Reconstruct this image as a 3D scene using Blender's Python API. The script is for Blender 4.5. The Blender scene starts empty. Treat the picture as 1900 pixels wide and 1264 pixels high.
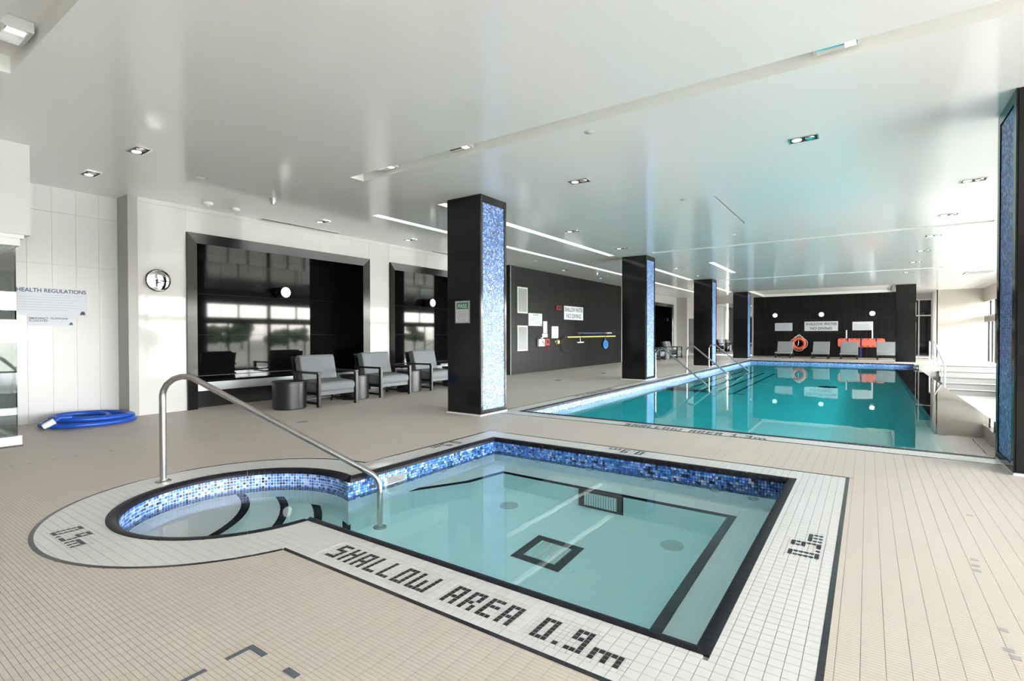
import bpy, math, random
from mathutils import Vector, Matrix
from mathutils.geometry import tessellate_polygon

random.seed(7)
scene = bpy.context.scene
COL = scene.collection

# ------------------------------------------------------------------ camera
# metres; +Y runs along the swimming pool, +X towards the window wall, deck at z = 0
F_PX, YAW, PITCH, ROLL, CAM_H = 956.2, 34.62, -0.644, -0.108, 1.2
_y, _p, _r = (math.radians(a) for a in (YAW, PITCH, ROLL))
_fw = Vector((-math.sin(_y) * math.cos(_p), math.cos(_y) * math.cos(_p), math.sin(_p)))
_rt0 = Vector((math.cos(_y), math.sin(_y), 0)); _up0 = _rt0.cross(_fw)
_rt = _rt0 * math.cos(_r) + _up0 * math.sin(_r); _up = _up0 * math.cos(_r) - _rt0 * math.sin(_r)
cam_data = bpy.data.cameras.new('camera'); cam = bpy.data.objects.new('camera', cam_data); COL.objects.link(cam)
cam_data.sensor_width = 36.0; cam_data.lens = 36.0 * F_PX / 1900.0
cam_data.clip_start = 0.05; cam_data.clip_end = 600
cam.matrix_world = Matrix(((_rt.x, _up.x, -_fw.x, 0), (_rt.y, _up.y, -_fw.y, 0), (_rt.z, _up.z, -_fw.z, CAM_H), (0, 0, 0, 1)))
scene.camera = cam

# ------------------------------------------------------------------ sky, sun, exposure
vs = scene.view_settings
vs.view_transform = 'Standard'; vs.look = 'None'; vs.gamma = 1.0; vs.use_curve_mapping = False
vs.exposure = 2.78
world = bpy.data.worlds.new('world'); scene.world = world; world.use_nodes = True
wn = world.node_tree.nodes; wl = world.node_tree.links
sky = wn.new('ShaderNodeTexSky'); sky.sky_type = 'NISHITA'; sky.sun_disc = False
sky.sun_elevation = math.radians(54); sky.sun_rotation = math.radians(75); sky.air_density = 1.0; sky.dust_density = 1.2
wn['Background'].inputs['Strength'].default_value = 0.95
hz = wn.new('ShaderNodeHueSaturation'); hz.inputs['Saturation'].default_value = 0.32      # hazy, almost white sky
wl.new(sky.outputs[0], hz.inputs['Color']); wl.new(hz.outputs[0], wn['Background'].inputs[0])
sun = bpy.data.lights.new('sun', 'SUN'); sun.energy = 1.6; sun.angle = math.radians(0.6); sun.color = (1.0, 0.96, 0.9)
sun_o = bpy.data.objects.new('sun', sun); COL.objects.link(sun_o); sun_o.location = (30, 10, 30)
sun_o.rotation_euler = Vector((-math.cos(math.radians(56)), -0.14, -math.sin(math.radians(56)))).to_track_quat('-Z', 'Y').to_euler()
cy = scene.cycles
cy.use_denoising = True
cy.max_bounces = 12; cy.diffuse_bounces = 7; cy.glossy_bounces = 5; cy.transmission_bounces = 6; cy.transparent_max_bounces = 8
cy.sample_clamp_indirect = 5.0; cy.blur_glossy = 0.0
cy.caustics_reflective = True; cy.caustics_refractive = True
# light portals fill the openings of the window wall: they only guide the sampling of the sky
XR, XN = 4.3, 7.6            # window wall beside the pool; unseen hot tub part set back to soften light
for xp, yc, ly, zc, lz in ((XN, 1.3, 10.8, 1.3, 2.7), (XR, 10.9, 8.2, 0.9, 3.6), (XR, 19.1, 8.2, 0.9, 3.6), (XR, 27.3, 8.2, 0.9, 3.6)):
    pl = bpy.data.lights.new('window_portal', 'AREA'); pl.shape = 'RECTANGLE'; pl.size = ly; pl.size_y = lz
    pl.cycles.is_portal = True
    po = bpy.data.objects.new('window_portal', pl); COL.objects.link(po)
    po.matrix_world = Matrix(((0, 0, 1, xp + 0.12), (1, 0, 0, yc), (0, 1, 0, zc), (0, 0, 0, 1)))

# ------------------------------------------------------------------ helpers
def wloc(o):
    v = Vector((0, 0, 0))
    while o is not None: v = v + o.location; o = o.parent
    return v

def lnk(o): COL.objects.link(o); return o

def tag(o, label=None, cat=None, group=None, kind=None):
    if label: o['label'] = label
    if cat: o['category'] = cat
    if group: o['group'] = group
    if kind: o['kind'] = kind
    return o

def thing(name, label, cat, loc=(0, 0, 0), rz=0.0, group=None):
    o = lnk(bpy.data.objects.new(name, None)); o.location = loc; o.rotation_euler = (0, 0, rz); o.empty_display_size = 0.1
    return tag(o, label, cat, group)

def principled(name, col, rough=0.5, metal=0.0, spec=0.5, ior=1.5, coat=0.0, coat_rough=0.05, emit=None, emit_s=0.0, alpha=1.0, trans=0.0):
    m = bpy.data.materials.new(name); m.use_nodes = True
    b = m.node_tree.nodes['Principled BSDF']
    b.inputs['Base Color'].default_value = (*col, 1); b.inputs['Roughness'].default_value = rough
    b.inputs['Metallic'].default_value = metal; b.inputs['Specular IOR Level'].default_value = spec
    b.inputs['IOR'].default_value = ior; b.inputs['Coat Weight'].default_value = coat
    b.inputs['Coat Roughness'].default_value = coat_rough; b.inputs['Transmission Weight'].default_value = trans
    if emit: b.inputs['Emission Color'].default_value = (*emit, 1); b.inputs['Emission Strength'].default_value = emit_s
    return m

def noisy(m, scale=8.0, amt=0.08, rough_amt=0.0, bump=0.0, bscale=None):
    """slight tone variation (and optional fine relief) over a principled material"""
    nt = m.node_tree; b = nt.nodes['Principled BSDF']; c = b.inputs['Base Color'].default_value[:]
    tc = nt.nodes.new('ShaderNodeTexCoord'); nz = nt.nodes.new('ShaderNodeTexNoise'); nz.inputs['Scale'].default_value = scale
    nz.inputs['Detail'].default_value = 5
    nt.links.new(tc.outputs['Object'], nz.inputs['Vector'])
    mx = nt.nodes.new('ShaderNodeMix'); mx.data_type = 'RGBA'
    mx.inputs[6].default_value = (*[x * (1 - amt) for x in c[:3]], 1); mx.inputs[7].default_value = (*[min(1, x * (1 + amt)) for x in c[:3]], 1)
    nt.links.new(nz.outputs['Fac'], mx.inputs[0]); nt.links.new(mx.outputs[2], b.inputs['Base Color'])
    if bump:
        n2 = nt.nodes.new('ShaderNodeTexNoise'); n2.inputs['Scale'].default_value = bscale or scale * 6
        nt.links.new(tc.outputs['Object'], n2.inputs['Vector'])
        bp = nt.nodes.new('ShaderNodeBump'); bp.inputs['Strength'].default_value = bump; bp.inputs['Distance'].default_value = 0.01
        nt.links.new(n2.outputs['Fac'], bp.inputs['Height']); nt.links.new(bp.outputs['Normal'], b.inputs['Normal'])
    return m

def per_object(m, amt):
    """each piece of the same material gets its own slight tone"""
    nt = m.node_tree; b = nt.nodes['Principled BSDF']; c = b.inputs['Base Color'].default_value[:]
    oi = nt.nodes.new('ShaderNodeObjectInfo'); mx = nt.nodes.new('ShaderNodeMix'); mx.data_type = 'RGBA'
    mx.inputs[6].default_value = (*[x * (1 - amt) for x in c[:3]], 1); mx.inputs[7].default_value = (*[min(1, x * (1 + amt)) for x in c[:3]], 1)
    nt.links.new(oi.outputs['Random'], mx.inputs[0]); nt.links.new(mx.outputs[2], b.inputs['Base Color'])
    return m

class MB:
    """mesh builder: collects shapes, builds ONE mesh"""
    def __init__(s): s.v = []; s.f = []; s.m = []
    def add(s, vs_, fs, mi=0):
        n = len(s.v); s.v.extend([tuple(p) for p in vs_])
        for f in fs: s.f.append([i + n for i in f]); s.m.append(mi)
        return s
    def box(s, x0, x1, y0, y1, z0, z1, mi=0):
        return s.add([(x0,y0,z0),(x1,y0,z0),(x1,y1,z0),(x0,y1,z0),(x0,y0,z1),(x1,y0,z1),(x1,y1,z1),(x0,y1,z1)],
                     [(0,3,2,1),(4,5,6,7),(0,1,5,4),(1,2,6,5),(2,3,7,6),(3,0,4,7)], mi)
    def bbox(s, x0, x1, y0, y1, z0, z1, b=0.005, mi=0):
        """box with bevelled vertical and top edges"""
        def loop(i, z): return [(x0+i+b,y0+i,z),(x1-i-b,y0+i,z),(x1-i,y0+i+b,z),(x1-i,y1-i-b,z),(x1-i-b,y1-i,z),(x0+i+b,y1-i,z),(x0+i,y1-i-b,z),(x0+i,y0+i+b,z)]
        L = [loop(b, z0), loop(0, z0+b), loop(0, z1-b), loop(b, z1)]
        vs_ = [p for l in L for p in l]; fs = [tuple(reversed(range(8))), tuple(range(24, 32))]
        for k in range(3):
            for j in range(8): a = k*8+j; c = k*8+(j+1) % 8; fs.append((a, c, c+8, a+8))
        return s.add(vs_, fs, mi)
    def prism(s, poly, z0, z1, mi=0, cap=True):
        n = len(poly); vs_ = [(p[0],p[1],z0) for p in poly] + [(p[0],p[1],z1) for p in poly]
        fs = [(i, (i+1) % n, (i+1) % n + n, i+n) for i in range(n)]
        if cap:
            tri = tessellate_polygon([[Vector((p[0],p[1],0)) for p in poly]])
            for t in tri:
                a, b_, c = (poly[i] for i in t)
                ccw = (b_[0]-a[0])*(c[1]-a[1]) - (b_[1]-a[1])*(c[0]-a[0]) > 0
                t = tuple(t) if ccw else tuple(reversed(t))
                fs.append(tuple(i+n for i in t)); fs.append(tuple(reversed(t)))
        return s.add(vs_, fs, mi)
    def tube(s, pts, r, seg=10, closed=False, mi=0, cap=True):
        P = [Vector(p) for p in pts]; n = len(P); rs = r if isinstance(r, (list, tuple)) else [r]*n
        T = []
        for i in range(n):
            a = P[i-1] if (i > 0 or closed) else P[i]; b_ = P[(i+1) % n] if (i < n-1 or closed) else P[i]
            T.append((b_-a).normalized())
        ref = Vector((0,0,1)) if abs(T[0].z) < 0.9 else Vector((1,0,0))
        N = T[0].cross(ref).normalized(); vs_ = []
        for i in range(n):
            N = (N - T[i]*N.dot(T[i])).normalized(); B = T[i].cross(N)
            for k in range(seg):
                a = 2*math.pi*k/seg; vs_.append(P[i] + (N*math.cos(a) + B*math.sin(a))*rs[i])
        fs = []
        for i in range(n if closed else n-1):
            j = (i+1) % n
            for k in range(seg): k2 = (k+1) % seg; fs.append((i*seg+k, i*seg+k2, j*seg+k2, j*seg+k))
        if cap and not closed: fs.append(tuple(reversed(range(seg)))); fs.append(tuple((n-1)*seg+k for k in range(seg)))
        return s.add(vs_, fs, mi)
    def lathe(s, prof, c=(0,0,0), axis='z', seg=24, mi=0):
        """prof: list of (radius, height); spun about an axis through c"""
        vs_ = []; n = len(prof)
        for k in range(seg):
            a = 2*math.pi*k/seg; ca, sa = math.cos(a), math.sin(a)
            for r, h in prof:
                p = {'z': (r*ca, r*sa, h), 'x': (h, r*ca, r*sa), 'y': (r*sa, h, r*ca)}[axis]
                vs_.append((c[0]+p[0], c[1]+p[1], c[2]+p[2]))
        fs = []
        for k in range(seg):
            k2 = (k+1) % seg
            for i in range(n-1): fs.append((k*n+i, k2*n+i, k2*n+i+1, k*n+i+1))
        if prof[0][0] > 1e-6: fs.append(tuple(reversed([k*n for k in range(seg)])))
        if prof[-1][0] > 1e-6: fs.append(tuple(k*n+n-1 for k in range(seg)))
        return s.add(vs_, fs, mi)
    def sweep(s, sections, mi=0, cap=True):
        """sections: equal-length closed loops of points, joined in order"""
        n = len(sections[0]); vs_ = [p for sec in sections for p in sec]; fs = []
        for i in range(len(sections)-1):
            for k in range(n): k2 = (k+1) % n; fs.append((i*n+k, i*n+k2, (i+1)*n+k2, (i+1)*n+k))
        if cap: fs.append(tuple(reversed(range(n)))); fs.append(tuple((len(sections)-1)*n+k for k in range(n)))
        return s.add(vs_, fs, mi)
    def build(s, name, mat, parent=None, local=False, smooth=False, loc=None):
        me = bpy.data.meshes.new(name); off = Vector((0,0,0))
        if parent is not None and not local: off = wloc(parent)
        elif loc is not None and not local: off = Vector(loc)
        me.from_pydata([(p[0]-off.x, p[1]-off.y, p[2]-off.z) for p in s.v], [], s.f)
        mats = mat if isinstance(mat, (list, tuple)) else [mat]
        for m in mats: me.materials.append(m)
        if len(mats) > 1: me.polygons.foreach_set('material_index', s.m)
        if smooth: me.polygons.foreach_set('use_smooth', [True]*len(me.polygons))
        me.update(); o = lnk(bpy.data.objects.new(name, me))
        if parent is not None: o.parent = parent
        elif loc is not None: o.location = loc
        if smooth:
            try: me.set_sharp_from_angle(angle=math.radians(40))
            except Exception: pass
        return o

def piece(name, me, parent, loc, rz=0.0, world=True):
    """one more object that shares an existing mesh"""
    o = lnk(bpy.data.objects.new(name, me)); o.parent = parent
    L = Vector(loc); o.location = L - wloc(parent) if world else L; o.rotation_euler = (0, 0, rz)
    return o

def copy_tree(o, parent=None):
    c = lnk(o.copy()); c.parent = parent
    for ch in list(o.children):
        if ch.name in bpy.data.objects: copy_tree(ch, c)
    return c

def text_mesh(s, size, align='CENTER', space=1.0):
    cu = bpy.data.curves.new('lettering', 'FONT'); cu.body = s; cu.size = size; cu.align_x = align; cu.align_y = 'CENTER'
    cu.space_line = space; cu.extrude = 0.0004; cu.offset = size*0.016
    o = lnk(bpy.data.objects.new('lettering', cu)); bpy.context.view_layer.update()
    me = bpy.data.meshes.new_from_object(o.evaluated_get(bpy.context.evaluated_depsgraph_get()))
    bpy.data.objects.remove(o); bpy.data.curves.remove(cu); me.name = 'lettering'
    return me

def fit_width(o, w):
    """condense lettering that is wider than its plate"""
    xs_ = [v.co.x for v in o.data.vertices]; k = max(xs_)-min(xs_)
    if k > w: o.scale = (w/k, 1, 1)

def mat_to(me, m):
    me.materials.clear(); me.materials.append(m)

# ------------------------------------------------------------------ materials
def lines_mat(name, col, line, px, py, w, rough=0.35, pz=None, spec=0.5, ox=0.0, oy=0.0):
    """surface with thin joints on a regular grid in object space (joints too fine or too far to build)"""
    m = principled(name, col, rough, spec=spec); nt = m.node_tree; b = nt.nodes['Principled BSDF']
    tc = nt.nodes.new('ShaderNodeTexCoord'); sp = nt.nodes.new('ShaderNodeSeparateXYZ'); nt.links.new(tc.outputs['Object'], sp.inputs[0])
    def ln(out, pitch, off):
        a = nt.nodes.new('ShaderNodeMath'); a.operation = 'ADD'; a.inputs[1].default_value = 1000*pitch - off; nt.links.new(out, a.inputs[0])
        d = nt.nodes.new('ShaderNodeMath'); d.operation = 'MODULO'; d.inputs[1].default_value = pitch; nt.links.new(a.outputs[0], d.inputs[0])
        l = nt.nodes.new('ShaderNodeMath'); l.operation = 'LESS_THAN'; l.inputs[1].default_value = w; nt.links.new(d.outputs[0], l.inputs[0])
        return l.outputs[0]
    outs = []
    if px: outs.append(ln(sp.outputs['X'], px, ox))
    if py: outs.append(ln(sp.outputs['Y'], py, oy))
    if pz: outs.append(ln(sp.outputs['Z'], pz, 0.0))
    o = outs[0]
    for q in outs[1:]:
        mx = nt.nodes.new('ShaderNodeMath'); mx.operation = 'MAXIMUM'; nt.links.new(o, mx.inputs[0]); nt.links.new(q, mx.inputs[1]); o = mx.outputs[0]
    nz = nt.nodes.new('ShaderNodeTexNoise'); nz.inputs['Scale'].default_value = 1.3; nz.inputs['Detail'].default_value = 6; nt.links.new(tc.outputs['Object'], nz.inputs['Vector'])
    c1 = nt.nodes.new('ShaderNodeMix'); c1.data_type = 'RGBA'; c1.inputs[6].default_value = (*[x*0.94 for x in col], 1); c1.inputs[7].default_value = (*[min(1, x*1.05) for x in col], 1)
    nt.links.new(nz.outputs['Fac'], c1.inputs[0])
    c2 = nt.nodes.new('ShaderNodeMix'); c2.data_type = 'RGBA'; c2.inputs[7].default_value = (*line, 1)
    nt.links.new(o, c2.inputs[0]); nt.links.new(c1.outputs[2], c2.inputs[6]); nt.links.new(c2.outputs[2], b.inputs['Base Color'])
    return m

DECK = (0.53, 0.475, 0.41); DPX, DPY = 0.0765, 0.0191
M = {}
M['deck_tile'] = noisy(principled('deck_tile', DECK, 0.5, spec=0.35), 1.5, 0.06)
M['deck_far'] = lines_mat('deck_far', (0.515, 0.46, 0.395), (0.34, 0.30, 0.25), DPX, DPY, 0.0014, 0.40)
M['grout'] = principled('grout', (0.10, 0.085, 0.07), 0.9)
M['pale_grey'] = principled('pale_grey', (0.30, 0.29, 0.28), 0.4)
M['grey_tile'] = principled('grey_tile', (0.085, 0.10, 0.12), 0.4)
M['white_tile'] = noisy(principled('white_tile', (0.60, 0.595, 0.585), 0.36), 3.0, 0.04)
M['white_far'] = lines_mat('white_far', (0.60, 0.595, 0.585), (0.38, 0.375, 0.36), 0.051, 0.051, 0.002, 0.34)
M['white_grout'] = principled('white_grout', (0.30, 0.295, 0.28), 0.9)
M['black_tile'] = noisy(principled('black_tile', (0.012, 0.012, 0.017), 0.22), 20, 0.25)
M['coping'] = noisy(principled('coping', (0.008, 0.008, 0.013), 0.45, spec=0.22), 25, 0.3)
M['letter'] = principled('letter', (0.015, 0.015, 0.018), 0.4)
M['ceiling'] = principled('ceiling', (0.87, 0.853, 0.848), 0.13, spec=0.5, ior=1.45)
M['slot'] = principled('slot', (0.82, 0.82, 0.79), 0.5)
M['wall_white'] = per_object(principled('wall_white', (0.52, 0.50, 0.485), 0.05, ior=1.55), 0.015)
M['wall_matte'] = per_object(principled('wall_matte', (0.52, 0.515, 0.515), 0.22), 0.015)
M['wall_grey'] = principled('wall_grey', (0.30, 0.285, 0.265), 0.3)
M['plaster'] = principled('plaster', (0.40, 0.375, 0.34), 0.5)
M['stair'] = principled('stair', (0.30, 0.285, 0.26), 0.4)
M['low_tile'] = lines_mat('low_tile', (0.34, 0.335, 0.32), (0.2, 0.2, 0.19), 0.30, 0.30, 0.006, 0.35)
M['joint'] = principled('joint', (0.45, 0.445, 0.44), 0.8)
M['joint_end'] = principled('joint_end', (0.09, 0.088, 0.082), 0.8)
M['joint_dark'] = principled('joint_dark', (0.10, 0.10, 0.10), 0.8)
M['black_wall'] = per_object(noisy(principled('black_wall', (0.006, 0.0057, 0.0054), 0.38, spec=0.2), 6, 0.2), 0.12)
M['black_gloss'] = principled('black_gloss', (0.004, 0.004, 0.0048), 0.04, ior=1.36)
M['black_pillar'] = principled('black_pillar', (0.005, 0.005, 0.0055), 0.10, ior=1.45)
M['dark_frame'] = principled('dark_frame', (0.010, 0.0095, 0.009), 0.14, metal=0.0, ior=1.36)
M['silver'] = principled('silver', (0.42, 0.43, 0.45), 0.32, metal=0.6)
M['steel'] = noisy(principled('steel', (0.47, 0.46, 0.445), 0.24, metal=1.0), 30, 0.06)
M['chrome'] = principled('chrome', (0.8, 0.8, 0.8), 0.06, metal=1.0)
M['mirror'] = principled('mirror', (0.9, 0.9, 0.9), 0.02, metal=1.0)
M['white_paint'] = principled('white_paint', (0.62, 0.62, 0.61), 0.4)
M['white_plastic'] = principled('white_plastic', (0.66, 0.66, 0.65), 0.3)
M['black_metal'] = principled('black_metal', (0.006, 0.006, 0.0066), 0.35)
M['drum'] = principled('drum', (0.007, 0.0075, 0.0085), 0.32, metal=0.0)
M['cushion'] = noisy(principled('cushion', (0.15, 0.156, 0.167), 0.85, spec=0.2), 12, 0.08)
M['lounger'] = noisy(principled('lounger', (0.21, 0.215, 0.22), 0.85, spec=0.2), 12, 0.06)
M['hose'] = principled('hose', (0.003, 0.055, 0.36), 0.38)
M['orange'] = principled('orange', (0.66, 0.085, 0.035), 0.45)
M['coral'] = principled('coral', (0.72, 0.14, 0.085), 0.45)
M['navy'] = principled('navy', (0.008, 0.012, 0.10), 0.7)
M['rope'] = principled('rope', (0.75, 0.74, 0.72), 0.8)
M['sign_white'] = principled('sign_white', (0.58, 0.58, 0.61), 0.35)
M['sign_lilac'] = principled('sign_lilac', (0.48, 0.485, 0.55), 0.35)
M['ink'] = principled('ink', (0.03, 0.03, 0.035), 0.6)
M['ink_grey'] = principled('ink_grey', (0.32, 0.32, 0.35), 0.6)
M['ink_navy'] = principled('ink_navy', (0.05, 0.06, 0.12), 0.6)
M['green'] = principled('green', (0.01, 0.16, 0.075), 0.5)
M['red'] = principled('red', (0.30, 0.008, 0.012), 0.35)
M['yellow'] = principled('yellow', (0.78, 0.68, 0.16), 0.4)
M['blue'] = principled('blue', (0.01, 0.22, 0.62), 0.4)
M['pole_blue'] = principled('pole_blue', (0.05, 0.11, 0.28), 0.35)
M['basin'] = lines_mat('basin', (0.93, 0.975, 0.975), (0.84, 0.89, 0.89), 0.051, 0.051, 0.003, 0.4)
M['pool_basin'] = lines_mat('pool_basin', (0.82, 0.87, 0.88), (0.60, 0.68, 0.68), 0.15, 0.15, 0.005, 0.4)
M['mosaic_grout'] = principled('mosaic_grout', (0.33, 0.44, 0.62), 0.5)
MOS = []
for i, (c, w) in enumerate((((0.07, 0.19, 0.50), 24), ((0.022, 0.10, 0.40), 24), ((0.18, 0.30, 0.60), 22), ((0.012, 0.045, 0.22), 11), ((0.02, 0.16, 0.37), 11), ((0.36, 0.45, 0.66), 9), ((0.012, 0.014, 0.03), 8), ((0.022, 0.05, 0.075), 3))):
    MOS.append((principled('mosaic_%d' % i, c, 0.36, ior=1.62, coat=0.15, coat_rough=0.2), w))
MOSM = [m for m, w in MOS]; MOSW = [w for m, w in MOS]
def pick(): return random.choices(range(8), MOSW)[0]
M['lamp'] = principled('lamp', (0.9, 0.9, 0.88), 0.3, emit=(1.0, 0.97, 0.92), emit_s=0.22)
M['led'] = principled('led', (0.9, 0.9, 0.9), 0.4, emit=(0.97, 1.0, 1.0), emit_s=0.30)
M['sconce_lens'] = principled('sconce_lens', (0.9, 0.9, 0.9), 0.3, emit=(0.97, 0.98, 1.0), emit_s=0.13)
M['dark'] = principled('dark', (0.02, 0.02, 0.02), 0.6)
M['vent'] = principled('vent', (0.34, 0.345, 0.335), 0.45)
M['grass'] = noisy(principled('grass', (0.30, 0.30, 0.22), 0.9), 0.05, 0.3)
M['paving'] = noisy(principled('paving', (0.42, 0.40, 0.37), 0.9), 0.2, 0.15)
M['leaf'] = noisy(principled('leaf', (0.05, 0.085, 0.03), 0.8), 1.5, 0.4)
M['bark'] = principled('bark', (0.09, 0.07, 0.05), 0.9)

def glass_mat(name, tint, refl=0.06, rough=0.0):
    m = bpy.data.materials.new(name); m.use_nodes = True; nt = m.node_tree; nt.nodes.remove(nt.nodes['Principled BSDF'])
    out = nt.nodes['Material Output']; tr = nt.nodes.new('ShaderNodeBsdfTransparent'); tr.inputs[0].default_value = (*tint, 1)
    gl = nt.nodes.new('ShaderNodeBsdfGlossy'); gl.inputs['Roughness'].default_value = rough
    fr = nt.nodes.new('ShaderNodeFresnel'); fr.inputs[0].default_value = 1.52
    mx = nt.nodes.new('ShaderNodeMixShader'); nt.links.new(fr.outputs[0], mx.inputs[0]); nt.links.new(tr.outputs[0], mx.inputs[1]); nt.links.new(gl.outputs[0], mx.inputs[2])
    nt.links.new(mx.outputs[0], out.inputs[0]); return m
M['window_glass'] = glass_mat('window_glass', (0.97, 0.985, 0.98))
M['green_glass'] = glass_mat('green_glass', (0.94, 0.98, 0.965))

def water_mat(name, absorb, density):
    m = bpy.data.materials.new(name); m.use_nodes = True; nt = m.node_tree; nt.nodes.remove(nt.nodes['Principled BSDF'])
    out = nt.nodes['Material Output']; rf = nt.nodes.new('ShaderNodeBsdfRefraction'); rf.inputs['IOR'].default_value = 1.333; rf.inputs['Roughness'].default_value = 0.0
    gl = nt.nodes.new('ShaderNodeBsdfGlossy'); gl.inputs['Roughness'].default_value = 0.0
    fr = nt.nodes.new('ShaderNodeFresnel'); fr.inputs[0].default_value = 1.333
    mx = nt.nodes.new('ShaderNodeMixShader'); nt.links.new(fr.outputs[0], mx.inputs[0]); nt.links.new(rf.outputs[0], mx.inputs[1]); nt.links.new(gl.outputs[0], mx.inputs[2])
    nt.links.new(mx.outputs[0], out.inputs[0])
    ab = nt.nodes.new('ShaderNodeVolumeAbsorption'); ab.inputs[0].default_value = (*absorb, 1); ab.inputs[1].default_value = density
    nt.links.new(ab.outputs[0], out.inputs['Volume'])
    tc = nt.nodes.new('ShaderNodeTexCoord'); nz = nt.nodes.new('ShaderNodeTexNoise'); nz.inputs['Scale'].default_value = 2.2; nt.links.new(tc.outputs['Object'], nz.inputs['Vector'])
    bp = nt.nodes.new('ShaderNodeBump'); bp.inputs['Strength'].default_value = 0.012; bp.inputs['Distance'].default_value = 0.05
    nt.links.new(nz.outputs['Fac'], bp.inputs['Height'])
    for q in (rf, gl): nt.links.new(bp.outputs[0], q.inputs['Normal'])
    return m
M['tub_water'] = water_mat('tub_water', (0.0, 0.92, 0.99), 0.24)
M['pool_water'] = water_mat('pool_water', (0.0, 0.90, 0.925), 0.8)

# ------------------------------------------------------------------ setting: floors, ceiling, walls
CZ = 3.27            # ceiling height
XL, XW1 = -8.95, -9.35
TUB_O = (-3.89, -0.12, 1.63, 5.14, 1.185); TUB_C = (-3.61, -0.478, 1.98, 4.84, 0.825); CC = (-3.80, 2.02)
def off(t, d): return (t[0]-d, t[1]+d, t[2]-d, t[3]+d, t[4]+d)
TUB_W = off(TUB_C, -0.065)
def outline(t, arc=40):
    xl, xr, yb, yt, r = t; cx, cy_ = CC
    x1 = cx + math.sqrt(r*r - (yb-cy_)**2); y1 = cy_ + math.sqrt(r*r - (xl-cx)**2)
    a0 = math.atan2(y1-cy_, xl-cx); a1 = math.atan2(yb-cy_, x1-cx) + 2*math.pi
    return [(x1, yb), (xr, yb), (xr, yt), (xl, yt)] + [(cx + r*math.cos(a0+(a1-a0)*k/arc), cy_ + r*math.sin(a0+(a1-a0)*k/arc)) for k in range(arc)]
def sd_rect(t, x, y):
    d = [(x-t[0], 0), (t[1]-x, 1), (y-t[2], 2), (t[3]-y, 3)]; return min(d)
def sd_circ(t, x, y): return t[4] - math.hypot(x-CC[0], y-CC[1])
def sd(t, x, y): return max(sd_rect(t, x, y)[0], sd_circ(t, x, y))
def clip(poly, nx, ny, c):
    """keep the part of poly with nx*x+ny*y >= c"""
    out = []; n = len(poly)
    for i in range(n):
        a, b = poly[i], poly[(i+1) % n]; da = nx*a[0]+ny*a[1]-c; db = nx*b[0]+ny*b[1]-c
        if da >= 0: out.append(a)
        if (da >= 0) != (db >= 0): k = da/(da-db); out.append((a[0]+(b[0]-a[0])*k, a[1]+(b[1]-a[1])*k))
    return out
RN = ((1, 0), (-1, 0), (0, 1), (0, -1))
def rect_plane(t, i): return (RN[i][0], RN[i][1], (t[0], -t[1], t[2], -t[3])[i])
def circ_plane(t, x, y):
    dx, dy = CC[0]-x, CC[1]-y; L = math.hypot(dx, dy) or 1; nx, ny = dx/L, dy/L
    return (nx, ny, nx*CC[0]+ny*CC[1]-t[4])
def area(p): return abs(sum(p[i][0]*p[(i+1) % len(p)][1]-p[(i+1) % len(p)][0]*p[i][1] for i in range(len(p))))/2
def keep_outside(poly, t):
    cx_ = sum(p[0] for p in poly)/len(poly); cy_ = sum(p[1] for p in poly)/len(poly)
    ins = [sd_rect(t, *p)[0] > 1e-6 for p in poly]
    if any(ins):
        d, i = sd_rect(t, cx_, cy_); a, b, c = rect_plane(t, i); poly = clip(poly, -a, -b, -c)
        if len(poly) < 3: return []
    if any(sd_circ(t, *p) > 1e-6 for p in poly):
        a, b, c = circ_plane(t, cx_, cy_); poly = clip(poly, -a, -b, -c)
    return poly if len(poly) > 2 and area(poly) > 2e-5 else []
def keep_inside(poly, t):
    if all(sd(t, *p) > -1e-6 for p in poly): return poly
    cx_ = sum(p[0] for p in poly)/len(poly); cy_ = sum(p[1] for p in poly)/len(poly)
    dr, i = sd_rect(t, cx_, cy_); dc = sd_circ(t, cx_, cy_)
    poly = clip(poly, *(rect_plane(t, i) if dr > dc else circ_plane(t, cx_, cy_)))
    return poly if len(poly) > 2 and area(poly) > 2e-5 else []

def flat_with_hole(mb, outer, hole, z, mi=0):
    pts = list(outer) + list(hole)
    for t in tessellate_polygon([[Vector((p[0], p[1], 0)) for p in outer], [Vector((p[0], p[1], 0)) for p in hole]]):
        a, b, c = (pts[i] for i in t)
        ccw = (b[0]-a[0])*(c[1]-a[1]) - (b[1]-a[1])*(c[0]-a[0]) > 0
        mb.add([(pts[i][0], pts[i][1], z) for i in t], [(0, 1, 2) if ccw else (2, 1, 0)], mi)

POOL = (-4.43, 1.50, 6.75, 25.75); PB = 0.34; WZ = -0.13        # pool rectangle, white border width, water level
DX0, DX1, DY0, DY1 = -9.35, 2.0, -0.4, 6.40                      # part of the deck whose tiles are built
fl = MB()
fl.box(-9.95, XN, -4.0, DY0, -0.12, 0.0)                        # behind the camera
fl.box(DX1, XN, DY0, 6.80, -0.12, 0.0)
fl.box(-9.95, DX0, DY0, DY1, -0.12, 0.0)
fl.box(-9.95, POOL[0]-PB, DY1, 33.0, -0.12, 0.0)                 # lounge side
fl.box(POOL[0]-PB, 1.5, POOL[3]+PB, 33.0, -0.12, 0.0)            # far end
fl.box(1.5, 4.3, 25.45, 33.5, -0.12, 0.0)                        # landing above the steps
floor = fl.build('floor', M['deck_far']); tag(floor, 'beige finger-tile pool deck floor', None, None, 'structure')
gb = MB(); flat_with_hole(gb, [(DX0, DY0), (DX1, DY0), (DX1, DY1), (DX0, DY1)], list(reversed(outline(TUB_O))), -0.004)
gb.build('grout_bed', M['grout'], floor)

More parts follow.
